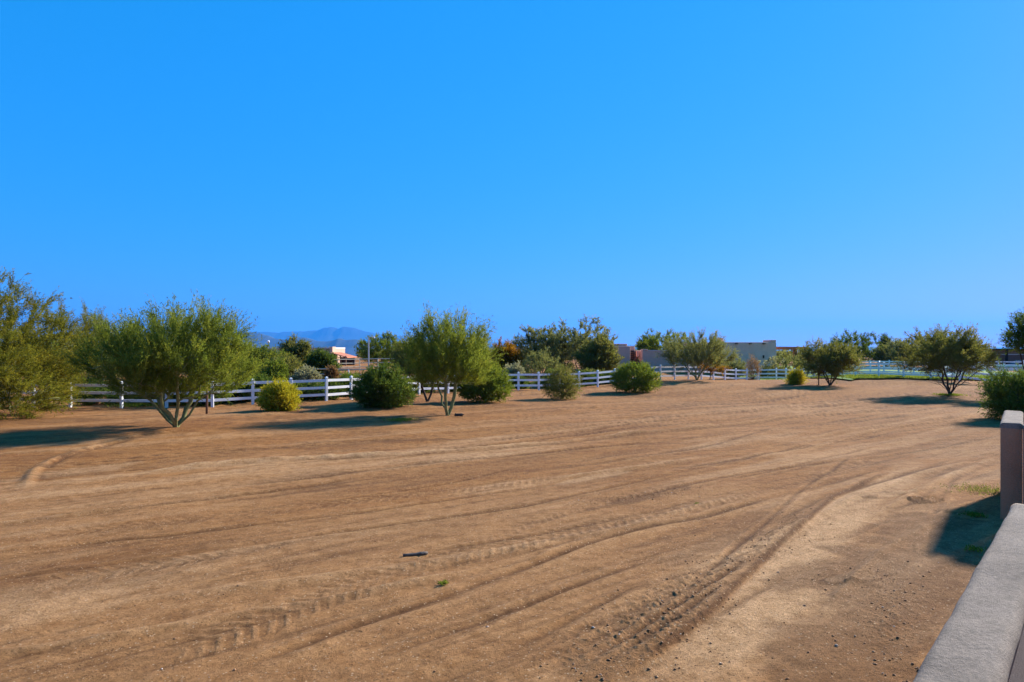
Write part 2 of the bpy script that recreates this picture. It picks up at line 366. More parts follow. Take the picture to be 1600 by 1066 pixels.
for kind, w, amp, pts in TRACKS:
    C = catmull(unproj(pts), 0.35 if kind != 'tread' else 0.25)
    C[:, 0] += (vnoise(C[:, 1]*0.8, C[:, 0]*0.8, 77)-0.5)*0.10
    m = 4*w + 0.6
    sel = np.where((NX > C[:, 0].min()-m) & (NX < C[:, 0].max()+m) & (NY > C[:, 1].min()-m) & (NY < C[:, 1].max()+m))[0]
    if not len(sel): continue
    X, Y = NX[sel], NY[sel]; best = np.full(len(sel), 9.0); side = np.zeros(len(sel)); S = np.zeros(len(sel)); s0 = 0.0
    for a, b in zip(C[:-1], C[1:]):
        L = np.hypot(*(b-a)); t = (b-a)/L
        k = np.where((np.abs(X-(a[0]+b[0])/2) < L/2+m) & (np.abs(Y-(a[1]+b[1])/2) < L/2+m))[0]
        if len(k):
            rx, ry = X[k]-a[0], Y[k]-a[1]; u = np.clip(rx*t[0]+ry*t[1], 0, L)
            dx, dy = rx-u*t[0], ry-u*t[1]; dd = np.hypot(dx, dy); c = dd < best[k]; kk = k[c]
            best[kk] = dd[c]; side[kk] = np.sign(t[0]*dy-t[1]*dx)[c]; S[kk] = s0+u[c]
        s0 += L
    endf = smooth01(0, 1.5, S)*smooth01(0, 1.5, s0-S)
    vary = (0.45 + 0.9*vnoise(S*0.55, S*0+w*50, 61))*amp*endf
    wob = best*(1+0.35*(vnoise(X*3, Y*3, 62)-0.5)); q = wob/w
    if kind == 'tread':
        ins = smooth01(1.1, 0.9, q)
        ph = (S + best*0.75 + (side > 0)*0.10 + 0.05*(vnoise(X*4, Y*4, 63)-0.5))/0.20
        fr = ph-np.floor(ph); bar = smooth01(0.0, 0.18, fr)*smooth01(0.62, 0.40, fr)*smooth01(0.22, 0.55, fbm(X*3.1, Y*3.1, 66, 3)+0.15)
        lz[sel] += vary*(-0.008*ins + 0.010*bar*ins*smooth01(0.04, 0.10, best+0.05) + 0.006*np.exp(-((q-1.15)/0.22)**2))
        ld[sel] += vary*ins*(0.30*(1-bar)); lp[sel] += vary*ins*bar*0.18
    elif kind == 'rut':
        g = np.exp(-q**2*1.9)
        lz[sel] += vary*(-0.036*(w/0.08)**0.5*g + 0.015*np.exp(-((q-1.9)/0.6)**2))
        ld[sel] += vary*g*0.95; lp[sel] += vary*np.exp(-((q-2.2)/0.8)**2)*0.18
    elif kind == 'ridge':
        g = np.exp(-q**2)
        lz[sel] += vary*0.09*g*(0.7+0.6*vnoise(X*2.5, Y*2.5, 64)); lp[sel] += vary*g*0.75
        ld[sel] += vary*np.exp(-((q-1.7)/0.5)**2)*(side < 0)*0.45
    elif kind == 'scrape':
        d = best*side                                         # positive on the left of the line
        lz[sel] += amp*endf*(0.05*smooth01(-0.03, 0.06, d)*smooth01(0.5, 0.1, d) - 0.012*smooth01(0.0, -0.1, d)*smooth01(-1.2, -0.5, d))
        band = smooth01(0.02, -0.05, d)*smooth01(-0.95, -0.55, d)*endf
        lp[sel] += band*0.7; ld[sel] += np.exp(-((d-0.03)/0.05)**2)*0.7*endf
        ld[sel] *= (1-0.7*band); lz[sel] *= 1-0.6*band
    elif kind == 'clods':
        g = np.exp(-q**2)*endf*amp; cl = fbm(X*16, Y*16, 65, 2); clod_amt[sel] += g
        lz[sel] += g*np.clip(cl-0.45, 0, 1)*0.055; ld[sel] += g*(0.08+0.4*smooth01(0.52, 0.40, cl))
def patch(px, py, rx, ry, ang=40):
    p = unproj([(px, py)])[0]; a = math.radians(ang)
    ex = ((NX-p[0])*math.cos(a)+(NY-p[1])*math.sin(a))/rx; ey = (-(NX-p[0])*math.sin(a)+(NY-p[1])*math.cos(a))/ry
    e = np.hypot(ex, ey) + (fbm(NX*2.2, NY*2.2, int(px), 4)-0.5)*1.1
    return smooth01(1.05, 0.65, e)
for px, py, rx, ry, ang, k in [(1395,772,0.9,0.28,20,.75),(1330,905,0.55,0.13,15,.8),(1450,745,2.6,0.7,40,.25),(1500,700,3.0,0.9,42,.35),(1100,920,0.5,0.18,50,.5),
                          (340,731,2.2,0.16,30,.8),(925,747,1.6,0.2,40,.6),(75,745,2.0,0.5,60,.6),(180,690,3.5,0.5,38,.6),(560,715,2.5,0.2,30,.5),
                          (1200,645,5,0.5,35,.5),(1350,640,6,0.6,35,.45),(1480,620,6,0.8,20,.5),(900,655,6,0.4,35,.4),(1250,600,4,.9,5,.5),(1100,598,6,.9,0,.4),(40,950,1.0,0.5,20,.5)]:
    lp = np.maximum(lp, patch(px, py, rx, ry, ang)*k)
for px, py, rx, ry, ang, k in [(437,642,1.5,1.1,0,.45),(600,637,2.2,1.5,0,.5),(757,630,2.1,1.5,0,.5),(880,625,1.9,1.4,0,.45),(993,614,2.3,1.6,0,.5),(668,629,1.6,1.0,0,.4),(699,650,1.8,1.1,0,.35),(271,668,2.2,1.3,0,.35),(1484,618,2.2,1.5,0,.4),(1297,603,2.4,1.5,0,.4),(10,655,4.5,2.0,0,.5),(1087,595,2.2,1.4,0,.4),(1244,601,1.4,1.2,0,.4),(1265,893,1.0,0.3,40,.5),(1380,905,2.1,1.1,50,.55),(1330,1010,1.4,.7,50,.48),(1440,830,1.6,.8,50,.5),(1010,985,2.4,0.45,50,.38),(1150,830,2.2,.4,48,.38),(1480,850,1.0,.6,50,.4),(1470,905,2.2,.45,50,.55),(1400,985,1.6,.45,50,.5),(1350,1050,1.2,.5,50,.45),(1250,905,.6,.25,40,.5),(1390,910,1.1,0.5,50,.35),(1000,778,1.5,0.25,40,.6),(1450,790,0.9,0.5,30,.35),(480,700,3,0.4,25,.4),(1440,632,4,.5,30,.5),  # last streak here: shadow left of the spreading mesquite, put into the soil colour
                          (1330,625,5,0.5,30,.4),(120,905,2.0,0.7,30,.35),(260,860,1.6,.35,35,.35),(640,690,2.2,.25,10,.6),(1120,636,6,.5,30,.4),(1490,602,9,.35,-5,.6)]:  # last strip: shaded face of the cut bank, painted dark
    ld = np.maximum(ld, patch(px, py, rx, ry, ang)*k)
for px, py, rx, ry, ang, k in [(1395,772,0.9,0.28,20,.035),(1330,905,0.55,0.16,15,.03),(1450,783,0.45,0.22,10,.06),(1500,800,.4,.3,30,.04)]:
    pt_ = patch(px, py, rx, ry, ang); cr_ = smooth01(0.45, 0.55, fbm(NX*5, NY*5, 91, 3)); lz += pt_*k*(0.6+0.6*cr_); ld += 0.5*k/.035*pt_*(1-pt_)*4*0.5
lp *= 1-0.6*smooth01(14, 30, rn)
GZ[idx_near] += lz*smooth01(75, 55, rn)
fade = smooth01(75, 50, rn)
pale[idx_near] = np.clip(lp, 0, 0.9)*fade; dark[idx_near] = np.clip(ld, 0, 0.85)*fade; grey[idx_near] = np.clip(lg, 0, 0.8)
nr, nc = len(RR), len(TH)
I = np.arange(nr*nc).reshape(nr, nc)
Q = np.stack([I[:-1, :], np.roll(I, -1, 1)[:-1, :], np.roll(I, -1, 1)[1:, :], I[1:, :]], -1).reshape(-1, 4)
Q = Q[:, ::-1]
cen = len(GX); GX = np.append(GX, 0); GY = np.append(GY, 0); GZ = np.append(GZ, float(terr(0, 0)))
fan = np.stack([np.full(nc, cen), np.roll(I[0], -1), I[0]], -1)
gm = mesh_np('ground', np.stack([GX, GY, GZ], -1), [Q, fan], smooth=True)
for nme, a in (('pale', pale), ('dark', dark), ('grey', grey)): attr(gm, nme, np.append(a, 0))
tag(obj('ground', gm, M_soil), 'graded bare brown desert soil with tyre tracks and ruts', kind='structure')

# pasture lawn behind the fence on the right
def sheet(name, x0, x1, yfun0, yfun1, nx, ny, lift, m):
    xs = np.linspace(x0, x1, nx); t = np.linspace(0, 1, ny)
    X = np.repeat(xs, ny); Y = np.concatenate([yfun0(x)+(yfun1(x)-yfun0(x))*t for x in xs])
    Z = terr(X, Y)+lift; J = np.arange(nx*ny).reshape(nx, ny)
    q = np.stack([J[:-1, :-1], J[1:, :-1], J[1:, 1:], J[:-1, 1:]], -1).reshape(-1, 4)
    return obj(name, mesh_np(name, np.stack([X, Y, Z], -1), [q], True), m), X, Y, Z
M_lawn = simple('pasture_grass', (0.12, 0.20, 0.02), 0.95, 0.35, 0.9, 0.6, 25)
lawn_front = lambda x: 52.9 - (x-30)*0.13 + 0.8*math.sin(x*0.7) + 0.5*math.sin(x*1.9)
lo, LX, LY, LZ = sheet('lawn', 26.5, 60, lawn_front, lambda x: 110.0, 90, 160, 0.11, M_lawn)
tag(lo, 'bright green pasture lawn behind the white rail fence', kind='structure')

# ------------------------------------------------------------------ plants
def tubes_np(P0, P1, R0, R1, n):
    d = P1-P0; L = np.linalg.norm(d, axis=1, keepdims=True)+1e-9; d = d/L
    ref = np.where(np.abs(d[:, 2:3]) < 0.9, np.array([[0, 0, 1.0]]), np.array([[1.0, 0, 0]]))
    a = np.cross(d, ref); a /= np.linalg.norm(a, axis=1, keepdims=True)+1e-9; b = np.cross(d, a)
    ang = 2*np.pi*np.arange(n)/n
    ring = a[:, None]*np.cos(ang)[None, :, None] + b[:, None]*np.sin(ang)[None, :, None]
    A = P0[:, None]-d[:, None]*R0[:, None, None]*0.4 + ring*R0[:, None, None]
    B = P1[:, None]+d[:, None]*R1[:, None, None]*0.4 + ring*R1[:, None, None]
    V = np.concatenate([A, B], 1).reshape(-1, 3); k = np.arange(n); off = (np.arange(len(P0))*2*n)[:, None, None]
    q = np.stack([k, (k+1) % n, (k+1) % n+n, k+n], -1)[None]+off
    return V, q.reshape(-1, 4)

def leaves_np(P, D, Ln, Wd, rng):
    n = len(P); D = D/(np.linalg.norm(D, axis=1, keepdims=True)+1e-9)
    r = rng.normal(size=(n, 3)); s = np.cross(D, r); s /= np.linalg.norm(s, axis=1, keepdims=True)+1e-9
    s *= Wd[:, None]; t = D*Ln[:, None]
    V = np.stack([P, P+0.45*t+s, P+t, P+0.45*t-s], 1).reshape(-1, 3)
    return V, np.arange(4*n).reshape(n, 4)

def envelope(rng, n, W, D, z0, z1, skew, lump, shell):
    """points in a lumpy crown: widest at fraction skew of its height"""
    ph = rng.uniform(0, 9, 6); out = []
    while sum(len(o) for o in out) < n:
        t = rng.random(n*2); az = rng.uniform(0, 2*np.pi, n*2)
        tt = np.where(t < skew, 0.5*t/skew, 0.5+0.5*(t-skew)/(1-skew))
        rad = np.sqrt(np.clip(1-(2*tt-1)**2, 0, 1))**0.85
        keep = rng.random(n*2) < rad**1.6+0.03
        lum = 1+lump*(np.sin(3*az+ph[0]+4*t)*0.5+np.sin(5*az+ph[1]-6*t)*0.35+np.sin(2*az+ph[2]+9*t)*0.3)
        f = rng.random(n*2)**shell
        top = 1+lump*0.5*(np.sin(2*az+ph[3])+np.sin(4*az*f+ph[4]))*f
        x = np.cos(az)*rad*lum*f*W/2; y = np.sin(az)*rad*lum*f*D/2; z = z0+(z1-z0)*np.clip(t*top, 0, 1.12)
        out.append(np.stack([x, y, z], -1)[keep])
    return np.concatenate(out)[:n]

def plant_meshes(seed, W, HT, D=None, bottom=0.28, skew=0.45, nt=320, stems=4, stem_spread=0.3, lean=(0, 0), sprigs=7, leaves=10,
                 sprig=(0.3, 0.75), leaf=(0.06, 0.13), lw=0.008, up=0.5, droop=0.0, trunk_r=0.10, lump=0.22, shell=0.45, stem_top=0.45, clear=0.0, tipr=0.004, spread_=0.5):
    rng = np.random.default_rng(seed); D = D or W
    z0 = HT*bottom; hi = HT-0.80*sprig[1]*min(1.0, max(up, 0.3)+0.25)
    T = envelope(rng, nt, W-1.25*sprig[1], D-1.25*sprig[1], z0, hi, skew, lump, shell)
    T[:, 0] += lean[0]*T[:, 2]/HT; T[:, 1] += lean[1]*T[:, 2]/HT
    pos = [np.zeros(3)]; par = [-1]; plen = [0.0]
    def chain(i, target, k, bend):
        a = pos[i]; prev = pos[par[i]] if par[i] >= 0 else a-np.array([0, 0, 1.0])
        d0 = a-prev; d0 = d0/(np.linalg.norm(d0)+1e-9); L = np.linalg.norm(target-a)
        c = a+d0*L*bend
        for j in range(1, k+1):
            t = j/k; p = (1-t)**2*a+2*t*(1-t)*c+t*t*target
            if j < k: p = p+rng.normal(size=3)*L*0.022
            pos.append(p); par.append(i); plen.append(plen[i]+np.linalg.norm(p-pos[i])); i = len(pos)-1
        return i
    for s in range(stems):
        az = 2*np.pi*(s+rng.uniform(-.3, .3))/stems; rr = stem_spread*W/2*rng.uniform(0.6, 1.2)
        tip = np.array([math.cos(az)*rr, math.sin(az)*rr*D/W, HT*stem_top*rng.uniform(0.8, 1.15)])
        if stems == 1: tip[:2] *= 0.15
        first = np.array([math.cos(az)*trunk_r*0.6, math.sin(az)*trunk_r*0.6, 0.12+clear])
        pos.append(first); par.append(0); plen.append(0.1); chain(len(pos)-1, tip, 5, 0.35)
    order = np.argsort(np.linalg.norm(T-np.array([0, 0, HT*stem_top*0.8]), axis=1))
    tipid = []; cap = 24000
    PA = np.zeros((cap, 3)); PL = np.zeros(cap); n0 = len(pos); PA[:n0] = pos; PL[:n0] = plen
    for ti in order:
        t = T[ti]; n = len(pos)
        d = np.linalg.norm(PA[:n]-t, axis=1); cost = d+0.28*PL[:n]+np.where(PA[:n, 2] > t[2]+0.15, 1.2, 0)+np.where(PA[:n, 2] < 0.18*min(HT, 2), 3, 0)
        i = int(cost.argmin()); k = 2 if d[i] < 0.8 else 3
        e = chain(i, t, k, 0.3); tipid.append(e)
        PA[n:len(pos)] = pos[n:]; PL[n:len(pos)] = plen[n:]
    pos = np.array(pos); par = np.array(par)
    cnt = np.zeros(len(pos)); cnt[tipid] = 1
    for i in range(len(pos)-1, 0, -1): cnt[par[i]] += cnt[i]
    rad = tipr*np.maximum(cnt, 0.6)**0.5; rad = rad*min(1.0, trunk_r/max(rad[1:].max(), 1e-6)) if rad[1:].max() > trunk_r else rad*max(1.0, 1)
    ch = np.arange(1, len(pos)); r0 = np.minimum(rad[par[ch]], rad[ch]*1.35); r1 = rad[ch]
    thick = r1 > 0.018
    vs, fs, o = [], [], 0
    for msk, n in ((thick, 7), (~thick, 3)):
        if msk.any():
            v_, f_ = tubes_np(pos[par[ch]][msk], pos[ch][msk], r0[msk], r1[msk], n); vs.append(v_); fs.append(f_+o); o += len(v_)
    wood = mesh_np('trunk', np.concatenate(vs), fs, True)
    # sprigs and leaves at each twig end
    tp = pos[tipid]; tdir = tp-pos[par[tipid]]; tdir /= np.linalg.norm(tdir, axis=1, keepdims=True)+1e-9
    ns = nt*sprigs; base = np.repeat(tp, sprigs, 0)+rng.normal(size=(ns, 3))*0.05
    outw = np.repeat((tp-np.array([0, 0, HT*0.35]))/max(W, HT), sprigs, 0)*0.9
    cd = tdir*0.7+(tp-np.array([0, 0, HT*0.35]))/max(W, HT)*1.5+rng.normal(size=(nt, 3))*0.3+np.array([0, 0, up-droop])
    sd = np.repeat(cd, sprigs, 0)+outw*0+rng.normal(size=(ns, 3))*spread_; sd /= np.linalg.norm(sd, axis=1, keepdims=True)
    sl = rng.uniform(sprig[0], sprig[1], ns)
    end = base+sd*sl[:, None]
    # twig ribbons
    sv, sf = leaves_np(base, sd, sl, np.full(ns, lw*0.45), rng)
    nl = ns*leaves; t = rng.random(nl)**0.8
    b2 = np.repeat(base, leaves, 0)+np.repeat(end-base, leaves, 0)*t[:, None]
    b2[:, 2] -= droop*0.5*(t**2)*np.repeat(sl, leaves)
    ld_ = np.repeat(sd, leaves, 0)*0.8+rng.normal(size=(nl, 3))*0.55
    lv, lf = leaves_np(b2, ld_, rng.uniform(leaf[0], leaf[1], nl), rng.uniform(0.6, 1.3, nl)*lw, rng)
    V = np.concatenate([sv, lv]); Fq = np.concatenate([sf, lf+len(sv)])
    V[:, 2] = np.maximum(V[:, 2], 0.015)
    tint = np.concatenate([np.repeat(rng.random(ns), 4), np.repeat(np.clip(np.repeat(rng.random(ns), leaves)*0.6+rng.random(nl)*0.4, 0, 1), 4)])
    crown = mesh_np('crown', V, [Fq]); attr(crown, 'tint', tint)
    return wood, crown

STYLE = {
    'paloverde': dict(bottom=0.27, skew=0.42, nt=300, stems=6, stem_spread=0.36, sprigs=15, leaves=15, sprig=(0.35, 1.25), leaf=(0.07, 0.18), lw=0.0115, up=0.85, trunk_r=0.13, lump=0.26, tipr=0.0075, spread_=0.25, shell=0.42, stem_top=0.42),
    'mesquite':  dict(bottom=0.28, skew=0.45, nt=300, stems=5, stem_spread=0.4, sprigs=9, leaves=14, sprig=(0.3, 0.8), leaf=(0.08, 0.18), lw=0.016, tipr=0.006, up=0.2, droop=0.1, trunk_r=0.13, lump=0.28, shell=0.45, stem_top=0.4),
    'bush':      dict(bottom=0.03, skew=0.40, nt=360, stems=9, stem_spread=0.5, sprigs=7, leaves=13, sprig=(0.2, 0.62), leaf=(0.05, 0.11), lw=0.012, up=0.5, trunk_r=0.035, lump=0.24, shell=0.42, stem_top=0.35),
    'fartree':   dict(bottom=0.12, skew=0.45, nt=220, stems=4, stem_spread=0.4, sprigs=9, leaves=11, sprig=(0.4, 1.0), leaf=(0.14, 0.30), lw=0.036, up=0.35, trunk_r=0.16, lump=0.26, shell=0.42, stem_top=0.35, tipr=0.008),
    'farbush':   dict(bottom=0.03, skew=0.42, nt=140, stems=7, stem_spread=0.5, sprigs=7, leaves=8, sprig=(0.25, 0.6), leaf=(0.10, 0.22), lw=0.03, up=0.35, trunk_r=0.05, lump=0.2, shell=0.42, stem_top=0.3, tipr=0.006),
}
seed_n = [100]
def plant(name, label, cat, px, width_px, ytop, ybase=None, depth=None, style='bush', leafm='green', bark=None, group=None, dscale=1.0, parts=('trunk', 'crown'), **kw):
    """a plant standing on the ground: its spot from the photo pixel of its foot (or a distance), its size from its outline"""
    loc = ground_at(px, ybase) if ybase else at_depth(px, depth)
    d = loc[1]; W = width_px/F*d; HT = H-(ytop-HY)/F*d-loc[2]
    seed_n[0] += 1
    p = dict(STYLE[style]); p.update(kw); off = p.pop('off', 0.0)     # off: crown centre beside the foot, in metres
    wood, crown = plant_meshes(seed_n[0], W, HT, W*dscale, lean=(off, 0), **p)
    e = empty(name, (loc[0], loc[1], loc[2]-0.03)); tag(e, label, cat, group)
    obj(parts[0], wood, bark or M_dark_bark, e); obj(parts[1], crown, M_L[leafm], e)
    print('PLANT %-18s d=%.1f W=%.1f H=%.1f' % (name, d, W, HT))
    return e
SP = ('stem', 'foliage')
# -- trees and shrubs on the bare lot
plant('palo_verde_tree', 'large yellow-olive palo verde with boughs sweeping down to the bare soil', 'tree', -35, 360, 432, 652, style='paloverde', leafm='yellow', bark=M_pv_bark, bottom=0.02, nt=760, droop=0.2, up=0.7, spread_=0.32, skew=0.38, leaves=15, lw=0.014, trunk_r=0.15)
plant('palo_verde_tree', 'multi-stemmed green palo verde with a vase of stems beside the wooden stakes', 'tree', 275, 285, 468, 668, style='paloverde', leafm='paloverde', bark=M_pv_bark, off=0.1, nt=400, stem_spread=0.40, bottom=0.23, stems=7, stem_top=0.36)
plant('palo_verde_tree', 'palo verde with forked pale green trunk and a short log at its foot', 'tree', 699, 185, 481, 649, style='paloverde', leafm='paloverde', bark=M_pv_bark, bottom=0.25, stems=3, stem_spread=0.25, stem_top=0.40, off=0.2, nt=210, trunk_r=0.12)
plant('mesquite_tree', 'small dark-trunked mesquite between two rounded shrubs by the fence', 'tree', 668, 110, 527, 628, style='mesquite', leafm='mesquite', bottom=0.30, stems=2, off=-0.1, nt=240, trunk_r=0.12)
plant('palo_verde_tree', 'grey-green feathery palo verde showing behind the big yellow-olive one', 'tree', 150, 110, 478, depth=44, style='paloverde', leafm='olive', bark=M_pv_bark, nt=180, bottom=0.15)
plant('palo_verde_tree', 'airy palo verde at the crest in front of the tan house wall', 'tree', 1089, 122, 515, 594.5, style='paloverde', leafm='olive', bark=M_pv_bark, bottom=0.26, nt=230, stems=6, stem_top=0.35, lw=0.014)
plant('autumn_tree', 'small tree with orange leaves on a thin brown trunk at the crest', 'tree', 1109, 50, 558, 593.6, style='mesquite', leafm='orange', bottom=0.36, nt=45, stems=1, trunk_r=0.06, stem_top=0.5, lw=0.018, off=0.4)
plant('mesquite_tree', 'rounded olive mesquite with a thick short trunk and slim stake beside it', 'tree', 1297, 100, 535, 602.5, style='mesquite', leafm='mesquite', nt=320, bottom=0.27, lw=0.016, stems=5, stem_top=0.35, stem_spread=0.3)
plant('mesquite_tree', 'spreading brown-green mesquite with bare fanned dark stems on the dirt', 'tree', 1484, 132, 516, 617, style='mesquite', leafm='mesquite', nt=330, bottom=0.36, stems=8, stem_spread=0.62, stem_top=0.40, shell=0.5, skew=0.28, lump=0.36)
plant('creosote_bush', 'yellow-green rounded bush in front of the white fence near the wooden stake', 'bush', 437, 67, 594, 642, style='bush', leafm='creosote', parts=SP, nt=460, sprig=(0.15, 0.4), lump=0.14)
plant('oleander_shrub', 'large dark green shrub filling the gap in the white fence', 'shrub', 600, 106, 568, 636.5, style='bush', leafm='darkgreen', nt=420, parts=SP, leaf=(0.07, 0.15), lw=0.016)
plant('oleander_shrub', 'dark green shrub with a yellow flank under the forked palo verde', 'shrub', 757, 92, 566, 629, style='bush', leafm='green', nt=520, parts=SP, leaf=(0.06, 0.13), lw=0.015, sprig=(0.18, 0.45), lump=0.14)
plant('creosote_bush', 'brownish olive open bush covering a fence post', 'bush', 880, 70, 571, 624, style='bush', leafm='mesquite', parts=SP, nt=240, lump=0.25)
plant('creosote_bush', 'green mounded bush with yellowish top below the tan house', 'bush', 993, 83, 565, 613, style='bush', leafm='green', parts=SP, nt=560, lw=0.015, sprig=(0.15, 0.42), lump=0.12)
plant('creosote_bush', 'small green bush at the end of the sloping fence beside the dip', 'bush', 1244, 33, 577, 600.5, style='bush', leafm='creosote', parts=SP, nt=160, lw=0.018)
plant('rosemary_bush', 'big dark green bush spilling out behind the stucco garden wall', 'bush', 1610, 150, 572, depth=27, style='bush', leafm='darkgreen', parts=SP, nt=480, sprig=(0.3, 0.75), up=0.6, leaf=(0.07, 0.16), lw=0.013)
plant('juniper_tree', 'dark feathery tree rising above the big bush by the garden wall', 'tree', 1622, 112, 482, depth=40, style='mesquite', leafm='darkgreen', nt=260, bottom=0.45, lump=0.35, up=0.4)

# ------------------------------------------------------------------ stucco garden walls
def stucco(name, col, wear=0.2):
    m, nt, b = nodes_mat(name); tc = N(nt, 'ShaderNodeTexCoord').outputs['Object']
    n1 = noise(nt, 1.6, 6, 0.65, tc); n2 = noise(nt, 34, 5, 0.7, tc); n3 = noise(nt, 140, 3, 0.6, tc)
    f = math_(nt, 'ADD', math_(nt, 'MULTIPLY', n1, 0.55), math_(nt, 'MULTIPLY', n2, 0.45))
    nt.links.new(ramp(nt, f, [(0.3, tuple(c*(1-wear*1.3) for c in col)), (0.5, col), (0.68, tuple(c*(1+wear*1.2) for c in col))]), b.inputs['Base Color'])
    b.inputs['Roughness'].default_value = 0.93; b.inputs['Specular IOR Level'].default_value = 0.15
    bump(nt, b, math_(nt, 'ADD', n2, math_(nt, 'MULTIPLY', n3, 0.7)), 1.0, 0.012)
    return m
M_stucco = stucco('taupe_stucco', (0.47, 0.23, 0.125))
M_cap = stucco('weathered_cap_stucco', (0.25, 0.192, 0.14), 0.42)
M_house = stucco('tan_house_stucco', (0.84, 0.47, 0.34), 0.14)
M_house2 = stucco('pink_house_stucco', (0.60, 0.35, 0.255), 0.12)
M_stucco_shaded = stucco('shaded_taupe_stucco', (0.19, 0.14, 0.11))  # same garden wall stucco, with the inner face's shade put into its colour

def wall_run(parent, name, A, B, th, z0, z1, m, capname, capm, caph=0.09, lip=0.012, segs=None, ridges=()):
    """stretch of wall between two ground points, its left face on the line; rounded cap cast in lengths"""
    A = Vector((A[0], A[1], 0)); B = Vector((B[0], B[1], 0)); d = (B-A); L = d.length; d.normalize(); nrm = Vector((d.y, -d.x, 0))
    rz = math.atan2(d.y, d.x)
    body = MB().box(0, L, -th, 0, z0, z1-caph).mesh(name)
    o = obj(name, body, m, parent); M = Matrix.Translation(A) @ Matrix.Rotation(rz, 4, 'Z'); o.matrix_local = parent.matrix_world.inverted() @ M
    segs = segs or [L]
    x = 0.0; rng = np.random.default_rng(int(L*100))
    for s in segs:
        s = min(s, L-x)
        if s <= 0.01: break
        # cross-section of the cap: bullnosed edges, crowned top
        prof = []
        w0, w1, n = -th-lip, lip, 7
        r = caph*0.62
        for k in range(n): a = math.pi*0.5*k/(n-1); prof.append((w1-r+r*math.cos(a), z1-r+r*math.sin(a)))
        for k in range(n): a = math.pi*0.5*(1+k/(n-1)); prof.append((w0+r+r*math.cos(a), z1-r+r*math.sin(a)))
        prof += [(w0, z1-caph), (w1, z1-caph)]
        P = len(prof); nx = max(2, int(s/0.05)); V = []; xs = np.linspace(x, x+s, nx)
        for ii, xx in enumerate(xs):
            e = min([abs(xx-q_+0.1*(jj_/7-1)) for q_ in ridges for jj_ in (7,)] or [9]); dip = 0.003*math.exp(-(e/0.03)**2)
            for jj, (yy, zz) in enumerate(prof):
                nz = (float(vnoise(np.array(xx*4.0), np.array(yy*7+5), 5))-0.5)*0.014
                up_ = 1.0 if zz > z1-caph+1e-6 else 0.0
                V.append((xx, yy+nz*0.5*up_, zz+(nz+dip)*up_))
        f = []
        for ii in range(nx-1):
            for jj in range(P): f.append((ii*P+jj, (ii+1)*P+jj, (ii+1)*P+(jj+1) % P, ii*P+(jj+1) % P))
        f.append(tuple(range(P))); f.append(tuple((nx-1)*P+j for j in range(P-1, -1, -1)))
        me = bpy.data.meshes.new(capname); me.from_pydata(V, [], f); me.update()
        for p in me.polygons[:-2]: p.use_smooth = True
        c = obj(capname, me, capm, parent); c.matrix_local = parent.matrix_world.inverted() @ M
        x += s
WD = Vector((0.653, 0.757, 0))
nA = Vector((1.74, 3.0, 0)); nEnd = nA+WD*4.62; nStart = nA-WD*4.6
w1 = empty('garden_wall', (nEnd.x, nEnd.y, 0)); bpy.context.view_layer.update()
tag(w1, 'low taupe stucco wall with a broad rounded cap running beside the bare lot', 'wall')
wall_run(w1, 'wall_face', nStart, nEnd, 0.30, -0.3, 1.43, M_stucco_shaded, 'wall_cap', M_cap, 0.10, ridges=[0.9, 2.45, 3.95, 5.27, 6.72, 7.9, 8.6])
rt = Vector((WD.y, -WD.x, 0))
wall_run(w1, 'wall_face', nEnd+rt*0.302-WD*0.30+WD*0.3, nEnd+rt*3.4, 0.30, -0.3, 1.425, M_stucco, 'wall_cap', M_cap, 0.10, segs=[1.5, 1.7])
# taller wall beyond it: an end face towards the lot, one arm running away and one to the side
c2 = Vector((8.26, 11.55, 0)); WD2 = Vector((0.60, 0.80, 0)); rt2 = Vector((0.8, -0.6, 0))
w2 = empty('garden_wall', (c2.x, c2.y, 0)); bpy.context.view_layer.update()
tag(w2, 'taller taupe stucco wall corner in front of the big dark bush', 'wall')
wall_run(w2, 'wall_face', c2, c2+WD2*2.9, 0.30, -0.3, 1.65, M_stucco, 'wall_cap', M_cap, 0.09, segs=[1.45, 1.45])
p0 = c2+rt2*0.303
wall_run(w2, 'wall_face', p0-Vector((-rt2.y, rt2.x, 0))*0.0, c2+rt2*4.5, 0.30, -0.3, 1.645, M_stucco, 'wall_cap', M_cap, 0.09, segs=[1.6, 1.6, 1.6])
lp_ = c2+rt2*0.56
mb = MB().tube([(lp_.x, lp_.y, 0.86), (lp_.x-0.05, lp_.y-0.07, 0.875), (lp_.x-0.07, lp_.y-0.09, 0.855)], 0.012, 8)
tag(obj('iron_hook', mb.mesh('iron_hook', smooth=True), simple('black_iron', (0.02, 0.018, 0.016), 0.5, 0.1)), 'small black iron hook fixed to the taller stucco wall', 'hook')

